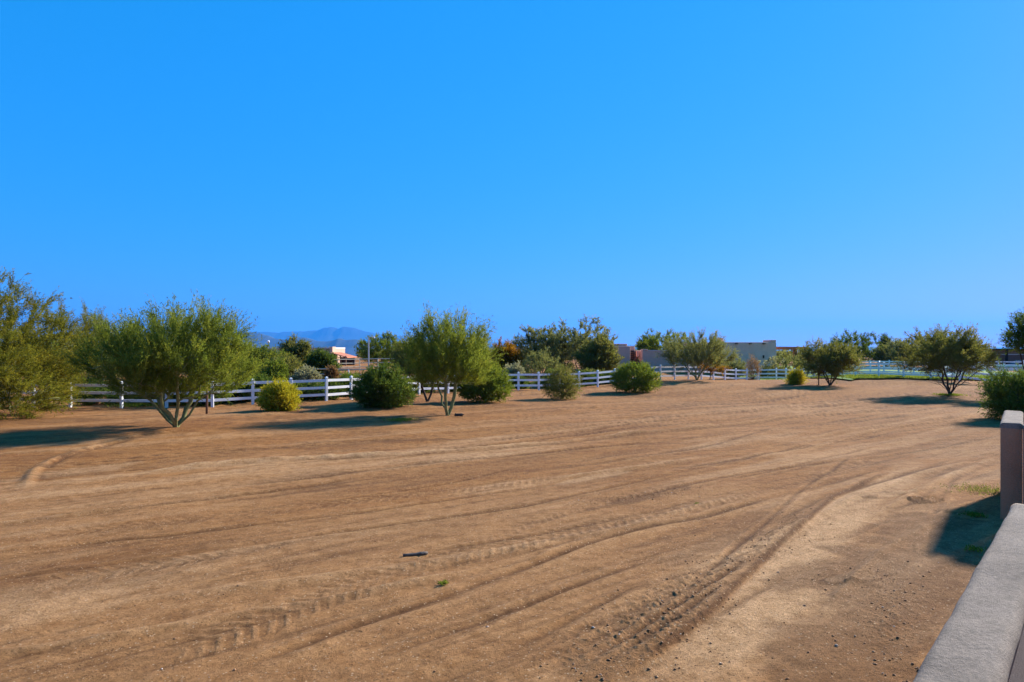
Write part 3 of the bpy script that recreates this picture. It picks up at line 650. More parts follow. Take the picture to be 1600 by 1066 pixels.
# ------------------------------------------------------------------ rail fences
post_me = MB().box(-0.064, 0.064, -0.064, 0.064, -0.35, 1.31).mesh('post', 0.006, 1); post_me.materials.append(M_white)
capm = MB().add([(-.074,-.074,1.31),(.074,-.074,1.31),(.074,.074,1.31),(-.074,.074,1.31),(-.074,-.074,1.335),(.074,-.074,1.335),(.074,.074,1.335),(-.074,.074,1.335),(0,0,1.385)],
                [(3,2,1,0),(0,1,5,4),(1,2,6,5),(2,3,7,6),(3,0,4,7),(4,5,8),(5,6,8),(6,7,8),(7,4,8)]).mesh('post_cap'); capm.materials.append(M_white)
rail_me = MB().box(0, 1, -0.022, 0.022, -0.07, 0.07).mesh('rail'); rail_me.materials.append(M_white)
def rail_fence(label, pts, heights=(0.36, 0.76, 1.16), spacing=2.3, snap=True, pm=None, rm=None, cm=True, rs=1.0, base=None, seed=1):
    """pts: ground line (x, y); posts set along it, rails run post to post and follow the ground"""
    pts = [Vector((p[0], p[1])) for p in pts]; rng = random.Random(seed); P = [pts[0]]
    for a, b in zip(pts[:-1], pts[1:]):
        n = max(1, round((b-a).length/spacing))
        P += [a.lerp(b, k/n) for k in range(1, n+1)]
    z = [float(terr(p.x, p.y)) for p in P] if base is None else [base(p.x, p.y) for p in P]
    e = empty('rail_fence', (P[0].x, P[0].y, z[0])); tag(e, label, 'fence')
    o0 = Vector((P[0].x, P[0].y, z[0]))
    for i, p in enumerate(P):
        d = (P[min(i+1, len(P)-1)]-P[max(i-1, 0)])
        q = bpy.data.objects.new('post', pm or post_me); q.location = Vector((p.x, p.y, z[i]))-o0
        q.rotation_euler = (rng.uniform(-.012, .012), rng.uniform(-.012, .012), math.atan2(d.y, d.x)); link(q, e)
        if cm: link(bpy.data.objects.new('post_cap', capm), q)
        if i+1 < len(P):
            b = P[i+1]
            for h in heights:
                A = Vector((p.x, p.y, z[i]+h+rng.uniform(-.012, .012))); B = Vector((b.x, b.y, z[i+1]+h+rng.uniform(-.012, .012))); v_ = B-A
                r = bpy.data.objects.new('rail', rm or rail_me); r.location = A-o0; r.scale = (v_.length, rs, rs)
                r.rotation_euler = (0, -math.asin(v_.z/v_.length), math.atan2(v_.y, v_.x)); link(r, e)
    return e
lineA = [((px-CX)/F*d, d) for px, d in ((-260, 38.5), (-60, 37.0), (110, 36.0), (190, 35.6), (332, 34.8), (395, 36.2), (510, 38.4), (585, 41.4), (655, 45.0),
          (742, 48.6), (810, 51.0), (842, 51.2), (905, 53.6), (934, 54.9), (1032, 61.0), (1096, 65.6), (1150, 70.2), (1183, 73.4))]
rail_fence('long white three-rail fence along the back of the bare lot', lineA, seed=2)
lineB = [((px-CX)/F*d, d) for px, d in ((1186, 73.4), (1213, 73.2), (1228, 72.0), (1256, 68.0), (1290, 62.5), (1318, 59.6), (1337, 58.4), (1412, 54.6), (1500, 50.6), (1600, 47.6), (1720, 45.0))]
rail_fence('white three-rail fence rising from the dip to the green pasture', lineB, seed=3)
lineC = [((px-CX)/F*d, d) for px, d in ((1318, 80), (1360, 76), (1428, 70), (1520, 66), (1620, 63))]
rail_fence('white rail fence crossing the middle of the green pasture', lineC, seed=4)
lineD = [((px-CX)/F*d, d) for px, d in ((1256, 96), (1330, 94), (1450, 92), (1560, 90), (1640, 89))]
rail_fence('white rail fence at the far edge of the green pasture', lineD, seed=5, spacing=2.6)
lineE = [((px-CX)/F*d, d) for px, d in ((1470, 60), (1500, 72), (1540, 88))]
rail_fence('white cross fence dividing the pasture behind the spreading mesquite', lineE, seed=6)
# cream pipe rails of a riding pen far behind
pp = MB().tube([(0, 0, -0.3), (0, 0, 1.62)], 0.055, 8).mesh('post'); pp.materials.append(M_cream)
pr = MB().tube([(0, 0, 0), (1, 0, 0)], 0.05, 6).mesh('rail'); pr.materials.append(M_cream)
rail_fence('cream pipe-rail pen fence below the tiled-roof house', [((px-CX)/F*d, d) for px, d in ((470, 80), (528, 84), (562, 86), (620, 84), (680, 80))], heights=(0.62, 1.1, 1.6), spacing=3.0, pm=pp, rm=pr, cm=False, seed=7)
rail_fence('nearer cream pipe-rail fence at the foot of the pen', [((px-CX)/F*d, d) for px, d in ((490, 66), (545, 65), (610, 63))], heights=(0.5, 1.02), spacing=3.4, pm=MB().tube([(0, 0, -0.3), (0, 0, 1.05)], 0.055, 8).mesh('post'), rm=pr, cm=False, seed=8)

# ------------------------------------------------------------------ houses behind the fences
def at(px, py, d): return Vector(px_depth(px, py, d))
def zpx(py, d): return H-(py-HY)/F*d
def xpx(px, d): return (px-CX)/F*d
M_dark = simple('dark_trim_shade', (0.03, 0.018, 0.014), 0.7, 0.2)  # dark trim and tyres; also painted shade in the porches
M_rust = simple('rust_timber', (0.46, 0.14, 0.06), 0.8, 0.2)
M_brownwood = simple('brown_timber', (0.20, 0.10, 0.055), 0.85, 0.3)
M_coping = simple('pale_coping', (0.62, 0.58, 0.54), 0.7, 0.08)
M_tile = simple('terracotta_tile', (0.52, 0.19, 0.10), 0.8, 0.25, 9)
M_metal = simple('galvanised_metal', (0.42, 0.43, 0.44), 0.4, 0.1)
M_glass = simple('dark_glass', (0.02, 0.025, 0.03), 0.08, 0.1)
def part(name, mb, m, e, bevel=0.0):
    o = obj(name, mb.mesh(name, bevel, 2), m, e); o.location = -e.location if e.rotation_euler.z == 0 else (0, 0, 0); return o
D = 90.0
hs = empty('pueblo_house', (xpx(1080, D), D, 0.3)); tag(hs, 'tan flat-roofed pueblo house with parapets behind the crest of the fence', 'house')
gz = -0.6
X = lambda px: xpx(px, D)
Z = lambda py: zpx(py, D)
part('wall', MB().box(X(950), X(985), D, D+9, gz, Z(541)), M_house2, hs, 0.08)
part('parapet', MB().box(X(962), X(984), D+2, D+8, Z(541)+0.003, Z(537)), M_house2, hs, 0.08)
part('wall', MB().box(X(985)+0.01, X(1003), D+5.2, D+9, gz, Z(540.5)), M_house2, hs, 0.08)
pt = part('porch_shade', MB().box(X(987), X(1001.5), D+5.08, D+5.19, gz, Z(548)), M_dark, hs)  # dark panel painted in for the shade of the recess
for k in range(6):
    part('stair_tread', MB().box(X(987.5), X(1002), D+1.2+0.55*k, D+1.9+0.55*k, Z(567)+0.26*k, Z(567)+0.26*k+0.08), M_brownwood, hs)
part('stair_stringer', MB().prism([(X(986.5), Z(569)), (X(988), Z(569)), (X(1001), Z(558)), (X(1001), Z(556.5))], D+1.0, D+1.15), M_brownwood, hs)
part('column', MB().box(X(998), X(1001), D+1.4, D+1.9, Z(558), Z(548.5)), M_house, hs, 0.03)
part('wall', MB().box(X(1003)+0.01, X(1094), D-0.5, D+9, gz, Z(548)), M_house2, hs, 0.06)
part('coping', MB().box(X(1011), X(1094)+.02, D-0.56, D+0.1, Z(548)+0.003, Z(547.2)), M_coping, hs)
part('parapet', MB().box(X(1003)+.02, X(1011)-.02, D-0.52, D+1, Z(548)+0.003, Z(545.6)), M_house2, hs, 0.05)
part('wall', MB().box(X(1094)+.01, X(1204), D-2.0, D+9, gz, Z(535)), M_house, hs, 0.07)
part('parapet', MB().box(X(1196), X(1204)-.01, D-1.98, D+1, Z(535)+0.003, Z(531.5)), M_house, hs, 0.07)
part('chimney', MB().box(X(1128), X(1134), D+1, D+2.2, Z(535)+.003, Z(528)), M_house, hs, 0.05)
for px in (1142, 1163, 1184):
    part('roof_spout', MB().box(X(px-1.3), X(px+1.3), D-2.5, D-2.01, Z(538.2), Z(536.2)), M_brownwood, hs)
part('wall_niche', MB().box(X(1183), X(1185.2), D-2.06, D-2.01, Z(559.5), Z(555)), M_dark, hs)
part('window', MB().box(X(1112), X(1124), D-2.08, D-2.01, Z(566), Z(553)), M_glass, hs)
rg = empty('ramada', (X(1230), D, 0.3)); tag(rg, 'open ramada with rust-red roof beam beside the tan house', 'ramada')
part('roof_beam', MB().box(X(1204)+.05, X(1263), D-0.2, D+3.6, Z(546.3), Z(542)), M_rust, rg, 0.03)
for px, yy in ((1208.5, D+0.2), (1258, D+0.2), (1210, D+3.2), (1258, D+3.2)):
    part('column', MB().box(X(px)-0.22, X(px)+0.22, yy-0.2, yy+0.2, gz, Z(546.3)-.003), M_brownwood, rg, 0.02)
# tiled house on the left
D = 118.0
hl = empty('ranch_house', (X(470), D, 0)); tag(hl, 'long low ranch house with pale roof edge and terracotta porch roof', 'house')
part('wall', MB().box(X(392), X(517), D, D+10, -1.5, Z(544.6)), M_house2, hl)
part('coping', MB().box(X(390), X(517)+.0, D-0.25, D+10.2, Z(544.6)+.003, Z(543)), M_coping, hl)
part('awning', MB().box(X(400), X(497), D-1.6, D-0.02, Z(553.2), Z(551.8)), M_coping, hl)
part('pier', MB().box(X(517)+.02, X(521.5), D-0.8, D+1.4, -1.5, Z(542)), simple('peach_stucco', (0.55, 0.36, 0.25), 0.9, 0.1), hl, 0.04)
for k in range(12):   # barrel-tile rows of the porch roof
    t0, t1 = k/12, (k+1)/12+0.015
    xa, xb = X(521.7), X(547); za, zb = Z(551.2), Z(558.2)
    part('tile_row', MB().add([(xa+(xb-xa)*t0, D-2.2, za+(zb-za)*t0+.05), (xa+(xb-xa)*t1, D-2.2, za+(zb-za)*t1+.05), (xa+(xb-xa)*t1, D+5, za+(zb-za)*t1+.05), (xa+(xb-xa)*t0, D+5, za+(zb-za)*t0+.05),
              (xa+(xb-xa)*t0, D-2.2, za+(zb-za)*t0-.10), (xa+(xb-xa)*t1, D-2.2, za+(zb-za)*t1-.10), (xa+(xb-xa)*t1, D+5, za+(zb-za)*t1-.10), (xa+(xb-xa)*t0, D+5, za+(zb-za)*t0-.10)],
              [(0,1,2,3),(7,6,5,4),(0,4,5,1),(1,5,6,2),(2,6,7,3),(3,7,4,0)]), M_tile, hl)
for px in (529, 536, 544): part('porch_post', MB().box(X(px)-.11, X(px)+.11, D-1.9, D-1.65, -1.5, Z(556)), M_brownwood, hl)
part('porch_shade_wall', MB().box(X(522), X(545), D+4.2, D+4.8, -1.5, Z(558.6)), M_dark, hl)  # dark sheet standing in for the shade under the tiled roof
gl = empty('pole_globe', (X(432), D-4, 0)); tag(gl, 'white globe on a thin pole above the ranch house roof', 'lamp')  # plain white ball raised on a pole, gives no light
part('pole', MB().tube([(X(432), D-4, -1.5), (X(432), D-4, Z(536))], 0.05, 6), M_metal, gl)
gb = MB(); gc = (X(432), D-4, Z(534.3)); rr = 0.24
gb.tube([(gc[0], gc[1], gc[2]+rr*math.sin(a)) for a in np.linspace(-1.5, 1.5, 7)], [max(0.02, rr*math.cos(a)) for a in np.linspace(-1.5, 1.5, 7)], 10)
part('globe', gb, simple('white_globe', (0.85, 0.85, 0.85), 0.4, 0.02), gl)
# arena light pole
D = 92.0
lpz = empty('light_pole', (X(576), D, float(terr(X(576), D)))); tag(lpz, 'tall grey arena light pole with a single arm', 'light pole')
b0 = lpz.location
part('pole', MB().tube([(b0.x, b0.y, b0.z-0.3), (b0.x, b0.y, Z(527.5))], [0.10, 0.075], 10), M_metal, lpz)
part('arm', MB().tube([(b0.x, b0.y, Z(528)), (b0.x+0.12, b0.y, Z(526.6)), (X(584), b0.y, Z(526.4))], 0.05, 8), M_metal, lpz)
part('lamp_head', MB().box(X(582), X(585.5), b0.y-0.17, b0.y+0.17, Z(528.4), Z(526.2)), M_coping, lpz, 0.03)
# brown building and gabled barn on the right
D = 105.0
bb = empty('brown_building', (X(1590), D, 0.3)); tag(bb, 'brown building with dark eave and pale trim line beyond the pasture', 'building')
part('wall', MB().box(X(1546), X(1640), D, D+12, -0.6, Z(554.6)), simple('brown_block', (0.20, 0.115, 0.085), 0.9, 0.12), bb)
part('trim', MB().box(X(1546)-.02, X(1640), D-0.06, D+0.3, Z(554.6)+.003, Z(553.4)), M_coping, bb)
part('upper_wall', MB().box(X(1546)+.1, X(1640), D+0.1, D+12, Z(553.4)+.003, Z(546.6)), simple('tan_board', (0.30, 0.20, 0.12), 0.9, 0.12), bb)
part('eave', MB().box(X(1541), X(1640), D-0.9, D+12.5, Z(546.6)+.003, Z(544.8)), M_dark, bb)
for px in (1568, 1600): part('post', MB().box(X(px)-.12, X(px)+.12, D-0.8, D-0.55, -0.6, Z(546.6)), M_dark, bb)
part('canopy_edge', MB().box(X(1568), X(1640), D-1.6, D-0.95, Z(541.6), Z(540.4)), M_dark, bb)
D = 118.0
bn = empty('gabled_barn', (X(1508), D, 0.3)); tag(bn, 'tan gabled barn roof showing above the spreading mesquite', 'barn')
part('wall', MB().prism([(X(1480), -0.6), (X(1536), -0.6), (X(1536), Z(548)), (X(1509), Z(535)), (X(1480), Z(548))], D, D+14), simple('tan_barn_wall', (0.33, 0.22, 0.13), 0.9, 0.1), bn)
for s in (-1, 1):
    xe = X(1509)+s*(X(1540)-X(1509))
    part('roof_slope', MB().prism([(X(1509)+s*0.02, Z(535)+.02), (X(1509)+s*.02, Z(533.2)), (xe, Z(548.2)), (xe, Z(550))], D-0.6, D+14.5), simple('dark_shingle', (0.09, 0.07, 0.06), 0.9, 0.2), bn)

# parked car at the far edge of the pasture, seen over the rails
D = 99.0
cr = empty('parked_car', (X(1601), D, float(terr(X(1601), D)))); tag(cr, 'dark parked car in front of the brown building', 'car')
cz = Z(563.2)-1.45; cx0 = X(1588.5)
M_car = simple('dark_car_paint', (0.03, 0.032, 0.036), 0.25, 0.05)
cr.location.z = cz
part('body', MB().prism([(cx0, cz+.28), (cx0+4.5, cz+.28), (cx0+4.55, cz+.75), (cx0+3.9, cz+.92), (cx0+3.1, cz+1.38), (cx0+1.1, cz+1.45), (cx0+.2, cz+.98), (cx0-.05, cz+.8)], D, D+1.75), M_car, cr, 0.05)
part('side_window', MB().prism([(cx0+.55, cz+.98), (cx0+1.2, cz+1.36), (cx0+2.0, cz+1.36), (cx0+2.0, cz+.98)], D-.012, D-.002), M_glass, cr)
part('side_window', MB().prism([(cx0+2.1, cz+.98), (cx0+2.1, cz+1.36), (cx0+2.95, cz+1.31), (cx0+3.5, cz+.98)], D-.012, D-.002), M_glass, cr)
part('roof_trim', MB().prism([(cx0+.2, cz+1.0), (cx0+1.1, cz+1.455), (cx0+3.1, cz+1.39), (cx0+3.1, cz+1.42), (cx0+1.08, cz+1.50), (cx0+.14, cz+1.02)], D-.02, D+.05), M_coping, cr)
for wx in (0.85, 3.6):
    part('wheel', MB().tube([(cx0+wx, D-.03, cz+.33), (cx0+wx, D+.2, cz+.33)], 0.33, 16), M_dark, cr)

# ------------------------------------------------------------------ planting behind the fences
FT = dict(style='fartree'); FB = dict(style='farbush', parts=SP)
plant('mesquite_tree', 'tall grey-green mesquite behind the fence next to the tan house', 'tree', 905, 120, 505, depth=72, leafm='olive', **FT)
plant('mesquite_tree', 'grey-green mesquite with light feathery top beside the orange tree', 'tree', 848, 92, 513, depth=74, leafm='olive', **FT)
plant('mesquite_tree', 'rounded dark olive tree touching the tan house parapet', 'tree', 935, 72, 527, depth=66, leafm='mesquite', **FT)
plant('round_shrub', 'rounded grey-olive shrub standing behind the fence posts', 'shrub', 846, 72, 547, depth=62, leafm='olive', **FB)
plant('autumn_tree', 'orange-leaved tree behind the fence beside the grey-green mesquites', 'tree', 790, 52, 538, depth=70, leafm='orange', **FT)
plant('sage_bush', 'pale grey sage bush low behind the fence by the orange tree', 'bush', 801, 38, 570, depth=57, leafm='grey', **FB)
plant('mesquite_tree', 'green tree beside the arena light pole', 'tree', 596, 74, 523, depth=98, leafm='green', **FT)
plant('mesquite_tree', 'dark olive tree behind the small dark-trunked mesquite', 'tree', 640, 62, 540, depth=80, leafm='mesquite', **FT)
plant('mesquite_tree', 'hazy olive tree filling the view behind the forked palo verde', 'tree', 722, 96, 541, depth=84, leafm='mesquite', **FT)
plant('mesquite_tree', 'thin-topped dark tree in front of the ranch house', 'tree', 464, 62, 531, depth=70, leafm='mesquite', **FT)
plant('mesquite_tree', 'dense dark green tree hiding the ranch house end wall', 'tree', 502, 58, 550, depth=68, leafm='darkgreen', **FT)
plant('green_shrub', 'light green shrub behind the fence near the yellow bush', 'shrub', 427, 52, 563, depth=52, leafm='green', **FB)
plant('sage_bush', 'grey-green low sage bush behind the fence below the dark tree', 'bush', 478, 46, 575, depth=55, leafm='grey', **FB)
plant('dry_bush', 'dark brown dry bush behind the fence below the pen rails', 'bush', 518, 24, 574, depth=53, leafm='brown', **FB)
plant('green_shrub', 'dark green shrub behind the fence beside the multi-stemmed palo verde', 'shrub', 385, 70, 578, depth=48, leafm='darkgreen', **FB)
plant('green_shrub', 'dark shrub behind the fence seen through the vase of stems', 'shrub', 300, 96, 592, depth=45, leafm='darkgreen', **FB)
plant('green_shrub', 'dark shrub behind the fence below the grey-green feathery tree', 'shrub', 215, 90, 594, depth=46, leafm='mesquite', **FB)
plant('green_shrub', 'dense shrub behind the fence next to the big yellow-olive tree', 'shrub', 130, 95, 590, depth=43, leafm='darkgreen', **FB)
plant('green_shrub', 'leafy shrub behind the fence and the large oleander', 'shrub', 560, 50, 590, depth=50, leafm='green', **FB)
plant('green_shrub', 'low shrub under the fence rails behind the small mesquite', 'shrub', 690, 70, 589, depth=53, leafm='darkgreen', **FB)
plant('green_shrub', 'dark shrub behind the rails below the rounded grey-olive shrub', 'shrub', 868, 66, 588, depth=57, leafm='darkgreen', **FB)
plant('green_shrub', 'dark shrub behind the climbing fence rails', 'shrub', 925, 60, 578, depth=60, leafm='mesquite', **FB)
plant('shade_tree', 'bright green leafy tree rising behind the tan house roof', 'tree', 1035, 92, 518, depth=106, leafm='green', **FT)
plant('shade_tree', 'green tree behind the lower parapet of the tan house', 'tree', 1012, 44, 527, depth=108, leafm='green', **FT)
plant('green_shrub', 'green shrub against the tan house wall beside the bare red shrub', 'shrub', 1148, 44, 562, depth=79, leafm='olive', **FB)
plant('bare_shrub', 'bare reddish-brown twiggy shrub growing in the fence gap', 'shrub', 1176, 34, 552, depth=72.2, leafm='brown', style='mesquite', bottom=0.1, stems=7, nt=110, sprigs=5, leaves=3, up=1.0, lw=0.02, trunk_r=0.05, parts=SP)
plant('cholla_cactus', 'cholla with pale cream tips in front of the ramada', 'cactus', 1206, 38, 556, depth=78, leafm='pale', style='farbush', nt=36, sprigs=6, leaves=6, bottom=0.35, trunk_r=0.09, sprig=(0.12, 0.3), lump=0.35, parts=('stem', 'tips'))
plant('green_shrub', 'grey-green shrub growing in front of the ramada opening', 'shrub', 1236, 66, 553, depth=80, leafm='olive', **FB)
plant('green_shrub', 'dark shrub behind the sloping fence rails in the dip', 'shrub', 1212, 60, 572, depth=77, leafm='mesquite', **FB)
plant('eucalyptus_tree', 'dark open-crowned tree above the pasture with sky showing through', 'tree', 1330, 92, 521, depth=112, leafm='darkgreen', lump=0.4, shell=0.35, **FT)
plant('eucalyptus_tree', 'small dark tree standing between the open-crowned tree and the olive ones', 'tree', 1384, 36, 528, depth=114, leafm='darkgreen', lump=0.4, **FT)
plant('olive_tree', 'soft olive tree behind the pasture fence', 'tree', 1404, 72, 531, depth=108, leafm='olive', **FT)
plant('olive_tree', 'dark tree directly behind the spreading mesquite', 'tree', 1452, 76, 519, depth=104, leafm='mesquite', **FT)
plant('olive_tree', 'blue-green tree before the gabled barn', 'tree', 1524, 46, 540, depth=101, leafm='olive', **FT)
plant('olive_tree', 'dull olive hedge tree behind the stout mesquite', 'tree', 1290, 60, 551, depth=100, leafm='mesquite', **FT)
plant('olive_tree', 'low olive tree between the tan house and the ramada hedge', 'tree', 1262, 46, 553, depth=118, leafm='mesquite', **FT)

plant('mesquite_tree', 'olive tree behind the fence between the vase-stemmed palo verde and the ranch house', 'tree', 398, 92, 541, depth=62, leafm='paloverde', **FT)
plant('mesquite_tree', 'bushy olive tree low behind the fence under the thin-topped tree', 'tree', 446, 66, 562, depth=60, leafm='mesquite', **FT)
plant('mesquite_tree', 'dark tree behind the fence seen below the vase-stemmed crown', 'tree', 335, 90, 556, depth=58, leafm='mesquite', **FT)
plant('mesquite_tree', 'green tree far behind the fence between the two big palo verdes', 'tree', 175, 110, 528, depth=66, leafm='mesquite', **FT)
plant('mesquite_tree', 'dense tree behind the fence deep behind the big yellow-olive tree', 'tree', 60, 130, 520, depth=60, leafm='mesquite', **FT)
plant('green_shrub', 'green shrub at the foot of the cream pen rails', 'shrub', 545, 40, 584, depth=56, leafm='green', **FB)
# low shrubs crowding the back of the long fence
prot = [plant_meshes(900+k, 2.3, 1.15+0.15*k, bottom=0.02, skew=0.4, nt=110, stems=6, stem_spread=0.5, sprigs=7, leaves=10, sprig=(0.2, 0.5), leaf=(0.08, 0.18), lw=0.024, up=0.4, trunk_r=0.04, stem_top=0.35, tipr=0.005) for k in range(4)]
for w_, c_ in prot: w_.materials.append(M_dark_bark); c_.materials.append(M_L['darkgreen'])
la = [Vector(p) for p in lineA]; rr_ = random.Random(4); run = 0.0
for a_, b_ in zip(la[2:-4], la[3:-3]):
    n_ = max(1, round((b_-a_).length/1.75)); nrm_ = Vector((-(b_-a_).y, (b_-a_).x)).normalized()
    for k in range(n_):
        p = a_.lerp(b_, (k+rr_.random()*0.6)/n_)+nrm_*rr_.uniform(1.5, 3.0)
        if p.y > 60: continue
        w_, c_ = prot[rr_.randrange(4)]; e = empty('fence_shrub', (p.x, p.y, float(terr(p.x, p.y))-0.03), rr_.uniform(0, 6.28)); e.scale = (rr_.uniform(.85, 1.25),)*2+(rr_.uniform(.6, 1.05),)
        tag(e, 'low dark green shrub crowding the back of the long white fence', 'shrub', 'shrubs along the back of the fence')
        obj('stem', w_, None, e); obj('foliage', c_, None, e)

# far desert scrub reading as one belt
rng = np.random.default_rng(5); vs, fs, ts, o = [], [], [], 0
for k in range(420):
    d = rng.uniform(125, 420); az = rng.uniform(-0.95, 0.95); x = d*math.tan(az)
    h = rng.uniform(1.4, 4.3)*(1.0 if d > 150 else 0.8); w = h*rng.uniform(0.9, 1.9); n = 330
    if abs(az) < 0.72 or k % 3 == 0:
        p = rng.normal(size=(n, 3)); p /= np.linalg.norm(p, axis=1, keepdims=True); p *= rng.random((n, 1))**0.4
        P = np.stack([x+p[:, 0]*w*0.6, d+p[:, 1]*w*0.6, float(terr(x, d))+h*0.5+p[:, 2]*h*0.5], -1)
        v_, f_ = leaves_np(P, rng.normal(size=(n, 3))+np.array([0, 0, .4]), rng.uniform(0.35, 0.8, n), rng.uniform(0.08, 0.17, n), rng)
        vs.append(v_); fs.append(f_+o); o += len(v_); ts.append(np.repeat(np.clip(rng.random(n)*0.5+rng.random()*0.5, 0, 1), 4))
sm = mesh_np('desert_scrub', np.concatenate(vs), [np.concatenate(fs)]); attr(sm, 'tint', np.concatenate(ts))
tag(obj('desert_scrub', sm, M_L['mesquite']), 'far belt of desert scrub beyond the houses', 'scrub', kind='stuff')

# ------------------------------------------------------------------ mountains and the air in front of them
M_rock = simple('mountain_rock', (0.045, 0.058, 0.065), 0.95, 0.25, 0.0006)
def range_(name, label, dist, prof, x0, x1, width, seed, zb):
    xs = np.linspace(x0, x1, 1500); px = np.array([p[0] for p in prof], float); py = np.array([p[1] for p in prof], float)
    crest = np.interp(xs, px, py)-(fbm(xs*0.11, xs*0+seed, seed, 4)-0.5)*4.2*np.clip((HY+6-np.interp(xs, px, py))/24, 0, 1); rows = 22; V = []
    tt = np.linspace(-1, 1, rows)
    Xc = (xs-CX)/F*dist; zc = H-(crest-HY)/F*dist
    X, T = np.meshgrid(Xc, tt, indexing='ij'); ZC = np.repeat(zc[:, None], rows, 1)
    n = fbm(X/(width*0.16), T*3.0+seed, seed, 5)
    Zm = zb+(ZC-zb)*(1-np.abs(T)**(0.85))*(1-0.55*np.abs(T)*(n))
    Zm = np.where(np.abs(T) < 0.05, ZC+(n-0.5)*0.02*(ZC-zb), Zm)
    V = np.stack([X, dist+T*width, Zm], -1).reshape(-1, 3); J = np.arange(len(V)).reshape(len(xs), rows)
    q = np.stack([J[:-1, :-1], J[1:, :-1], J[1:, 1:], J[:-1, 1:]], -1).reshape(-1, 4)
    tag(obj(name, mesh_np(name, V, [q]), M_rock), label, kind='structure')
far = [(-900,533),(-300,528),(100,524),(330,520),(395,519),(440,519.3),(480,519),(492,517),(505,514),(510,512),(516,512.8),(524,512.2),(530,514.2),(538,511.6),(545,511.8),(552,513),(560,516),(575,519),(600,523),(640,527),(700,531),(780,534),(900,538),(1100,541),(1500,543),(2400,542)]
nearr = [(-900,534),(-200,526),(200,522),(330,519),(395,520),(408,521.5),(419,525),(427,528.5),(438,531),(452,531),(459,527.5),(468,526.8),(478,528),(487,530),(498,533.5),(515,533),(525,531.3),(531,528.3),(536,531.8),(543,532),(552,530.6),(560,531.8),(580,533),(640,537),(700,540),(780,542),(900,545),(1200,549),(1700,549),(2400,547)]
range_('mountain_range', 'pale blue far mountains with a twin-peaked summit', 26000, far, -900, 2400, 4000, 3, -420)
range_('mountain_range', 'darker blue hills in front of the far mountains', 11000, nearr, -900, 2400, 1900, 8, -300)
hz = MB().box(-45000, 45000, -2500, 33000, -960, 1250).mesh('haze')
hm = bpy.data.materials.new('haze_air'); hm.use_nodes = True; ht = hm.node_tree; ht.nodes.remove(ht.nodes['Principled BSDF'])
pv = ht.nodes.new('ShaderNodeVolumePrincipled'); pv.inputs['Color'].default_value = (0.06, 0.38, 1.0, 1); pv.inputs['Density'].default_value = 0.000042
pv.inputs['Anisotropy'].default_value = 0.2
ht.links.new(pv.outputs[0], ht.nodes['Material Output'].inputs['Volume'])
tag(obj('haze', hz, hm), 'thin blue air haze over the valley', kind='stuff')

# ------------------------------------------------------------------ small things on the lot
def stake(label, px, py, ytop, m=M_wood, r=0.035):
    g = ground_at(px, py); z1 = H-(ytop-HY)/F*g[1]
    o = obj('tree_stake', MB().tube([(0, 0, -0.2), (0.015, 0, (z1-g[2])*0.5), (0.0, 0.01, z1-g[2])], [r*1.05, r, r*0.95], 9).mesh('tree_stake', smooth=True), m); o.location = g
    tag(o, label, 'stake')
stake('brown lodgepole stake standing between the palo verde and the yellow bush', 323, 647, 594, r=0.05)
stake('dark wooden stake half hidden behind the vase of palo verde stems', 251, 645, 596, r=0.07)
stake('slim dark stake leaning beside the stout olive mesquite', 1279, 602, 574, r=0.04)
def log(name, label, px, py, length, r, ang, m):
    g = ground_at(px, py); rng = random.Random(int(px)); pts = []; n = 7
    for k in range(n):
        t = k/(n-1)-0.5; pts.append((math.cos(ang)*t*length+rng.uniform(-1, 1)*r*0.5, math.sin(ang)*t*length+rng.uniform(-1, 1)*r*0.5, r*0.7+rng.uniform(0, 1)*r*0.3))
    mb = MB().tube(pts, [r*(0.75+0.35*rng.random()) for _ in pts], 9)
    mb.tube([pts[4], (pts[4][0]+r*2.2, pts[4][1]-r*2.4, r*1.3)], [r*0.5, r*0.3], 7)
    o = obj(name, mb.mesh(name, smooth=True), m); o.location = (g[0], g[1], g[2]+0.01); tag(o, label, 'log' if 'log' in name else 'stick')
log('log', 'short dark log lying by the forked palo verde', 717, 651, 0.36, 0.07, -0.5, M_dark_bark)
log('stick', 'weathered grey stick lying beside the tread marks', 649, 869, 0.34, 0.022, 0.35, simple('grey_wood', (0.13, 0.10, 0.075), 0.9, 0.3, 20))
def weed(label, px, py, n, spread, h, leafm='green', seed=0):
    g = ground_at(px, py); rng = np.random.default_rng(seed+int(px)); 
    P = np.stack([rng.normal(size=n)*spread*0.5, rng.normal(size=n)*spread*0.5, np.zeros(n)+0.01], -1)
    D_ = rng.normal(size=(n, 3))*0.5+np.array([0, 0, 0.8]); D_[:, 2] = np.abs(D_[:, 2])
    v_, f_ = leaves_np(P, D_, rng.uniform(0.4, 1, n)*h, np.full(n, h*0.10), rng)
    me = mesh_np('weed', v_, [f_]); attr(me, 'tint', np.repeat(rng.random(n), 4))
    o = obj('weed', me, M_L[leafm]); o.location = g; tag(o, label, 'weed', kind='stuff' if n > 250 else None)
weed('tiny green weed sprouting beside the smooth rut', 693, 914, 60, 0.05, 0.07)
weed('small green weed in the tread marks beside the pale scraped strip', 1090, 790, 90, 0.05, 0.06)
weed('green weeds along the foot of the taller stucco wall', 1546, 768, 700, 0.6, 0.07, 'mesquite', seed=4)
weed('sparse weeds in the wall shadow near the low wall', 1520, 806, 300, 0.16, 0.08)
weed('small weed clump between the two stucco walls', 1523, 860, 160, 0.12, 0.07)
weed('green grass tuft around the foot of the spreading mesquite', 1484, 618, 700, 0.65, 0.16)
weed('thin green grass patch in the shade of the forked palo verde', 628, 657, 700, 0.6, 0.10)
weed('bright grass patch under the fence beyond the vase of stems', 226, 633, 1500, 1.2, 0.25)

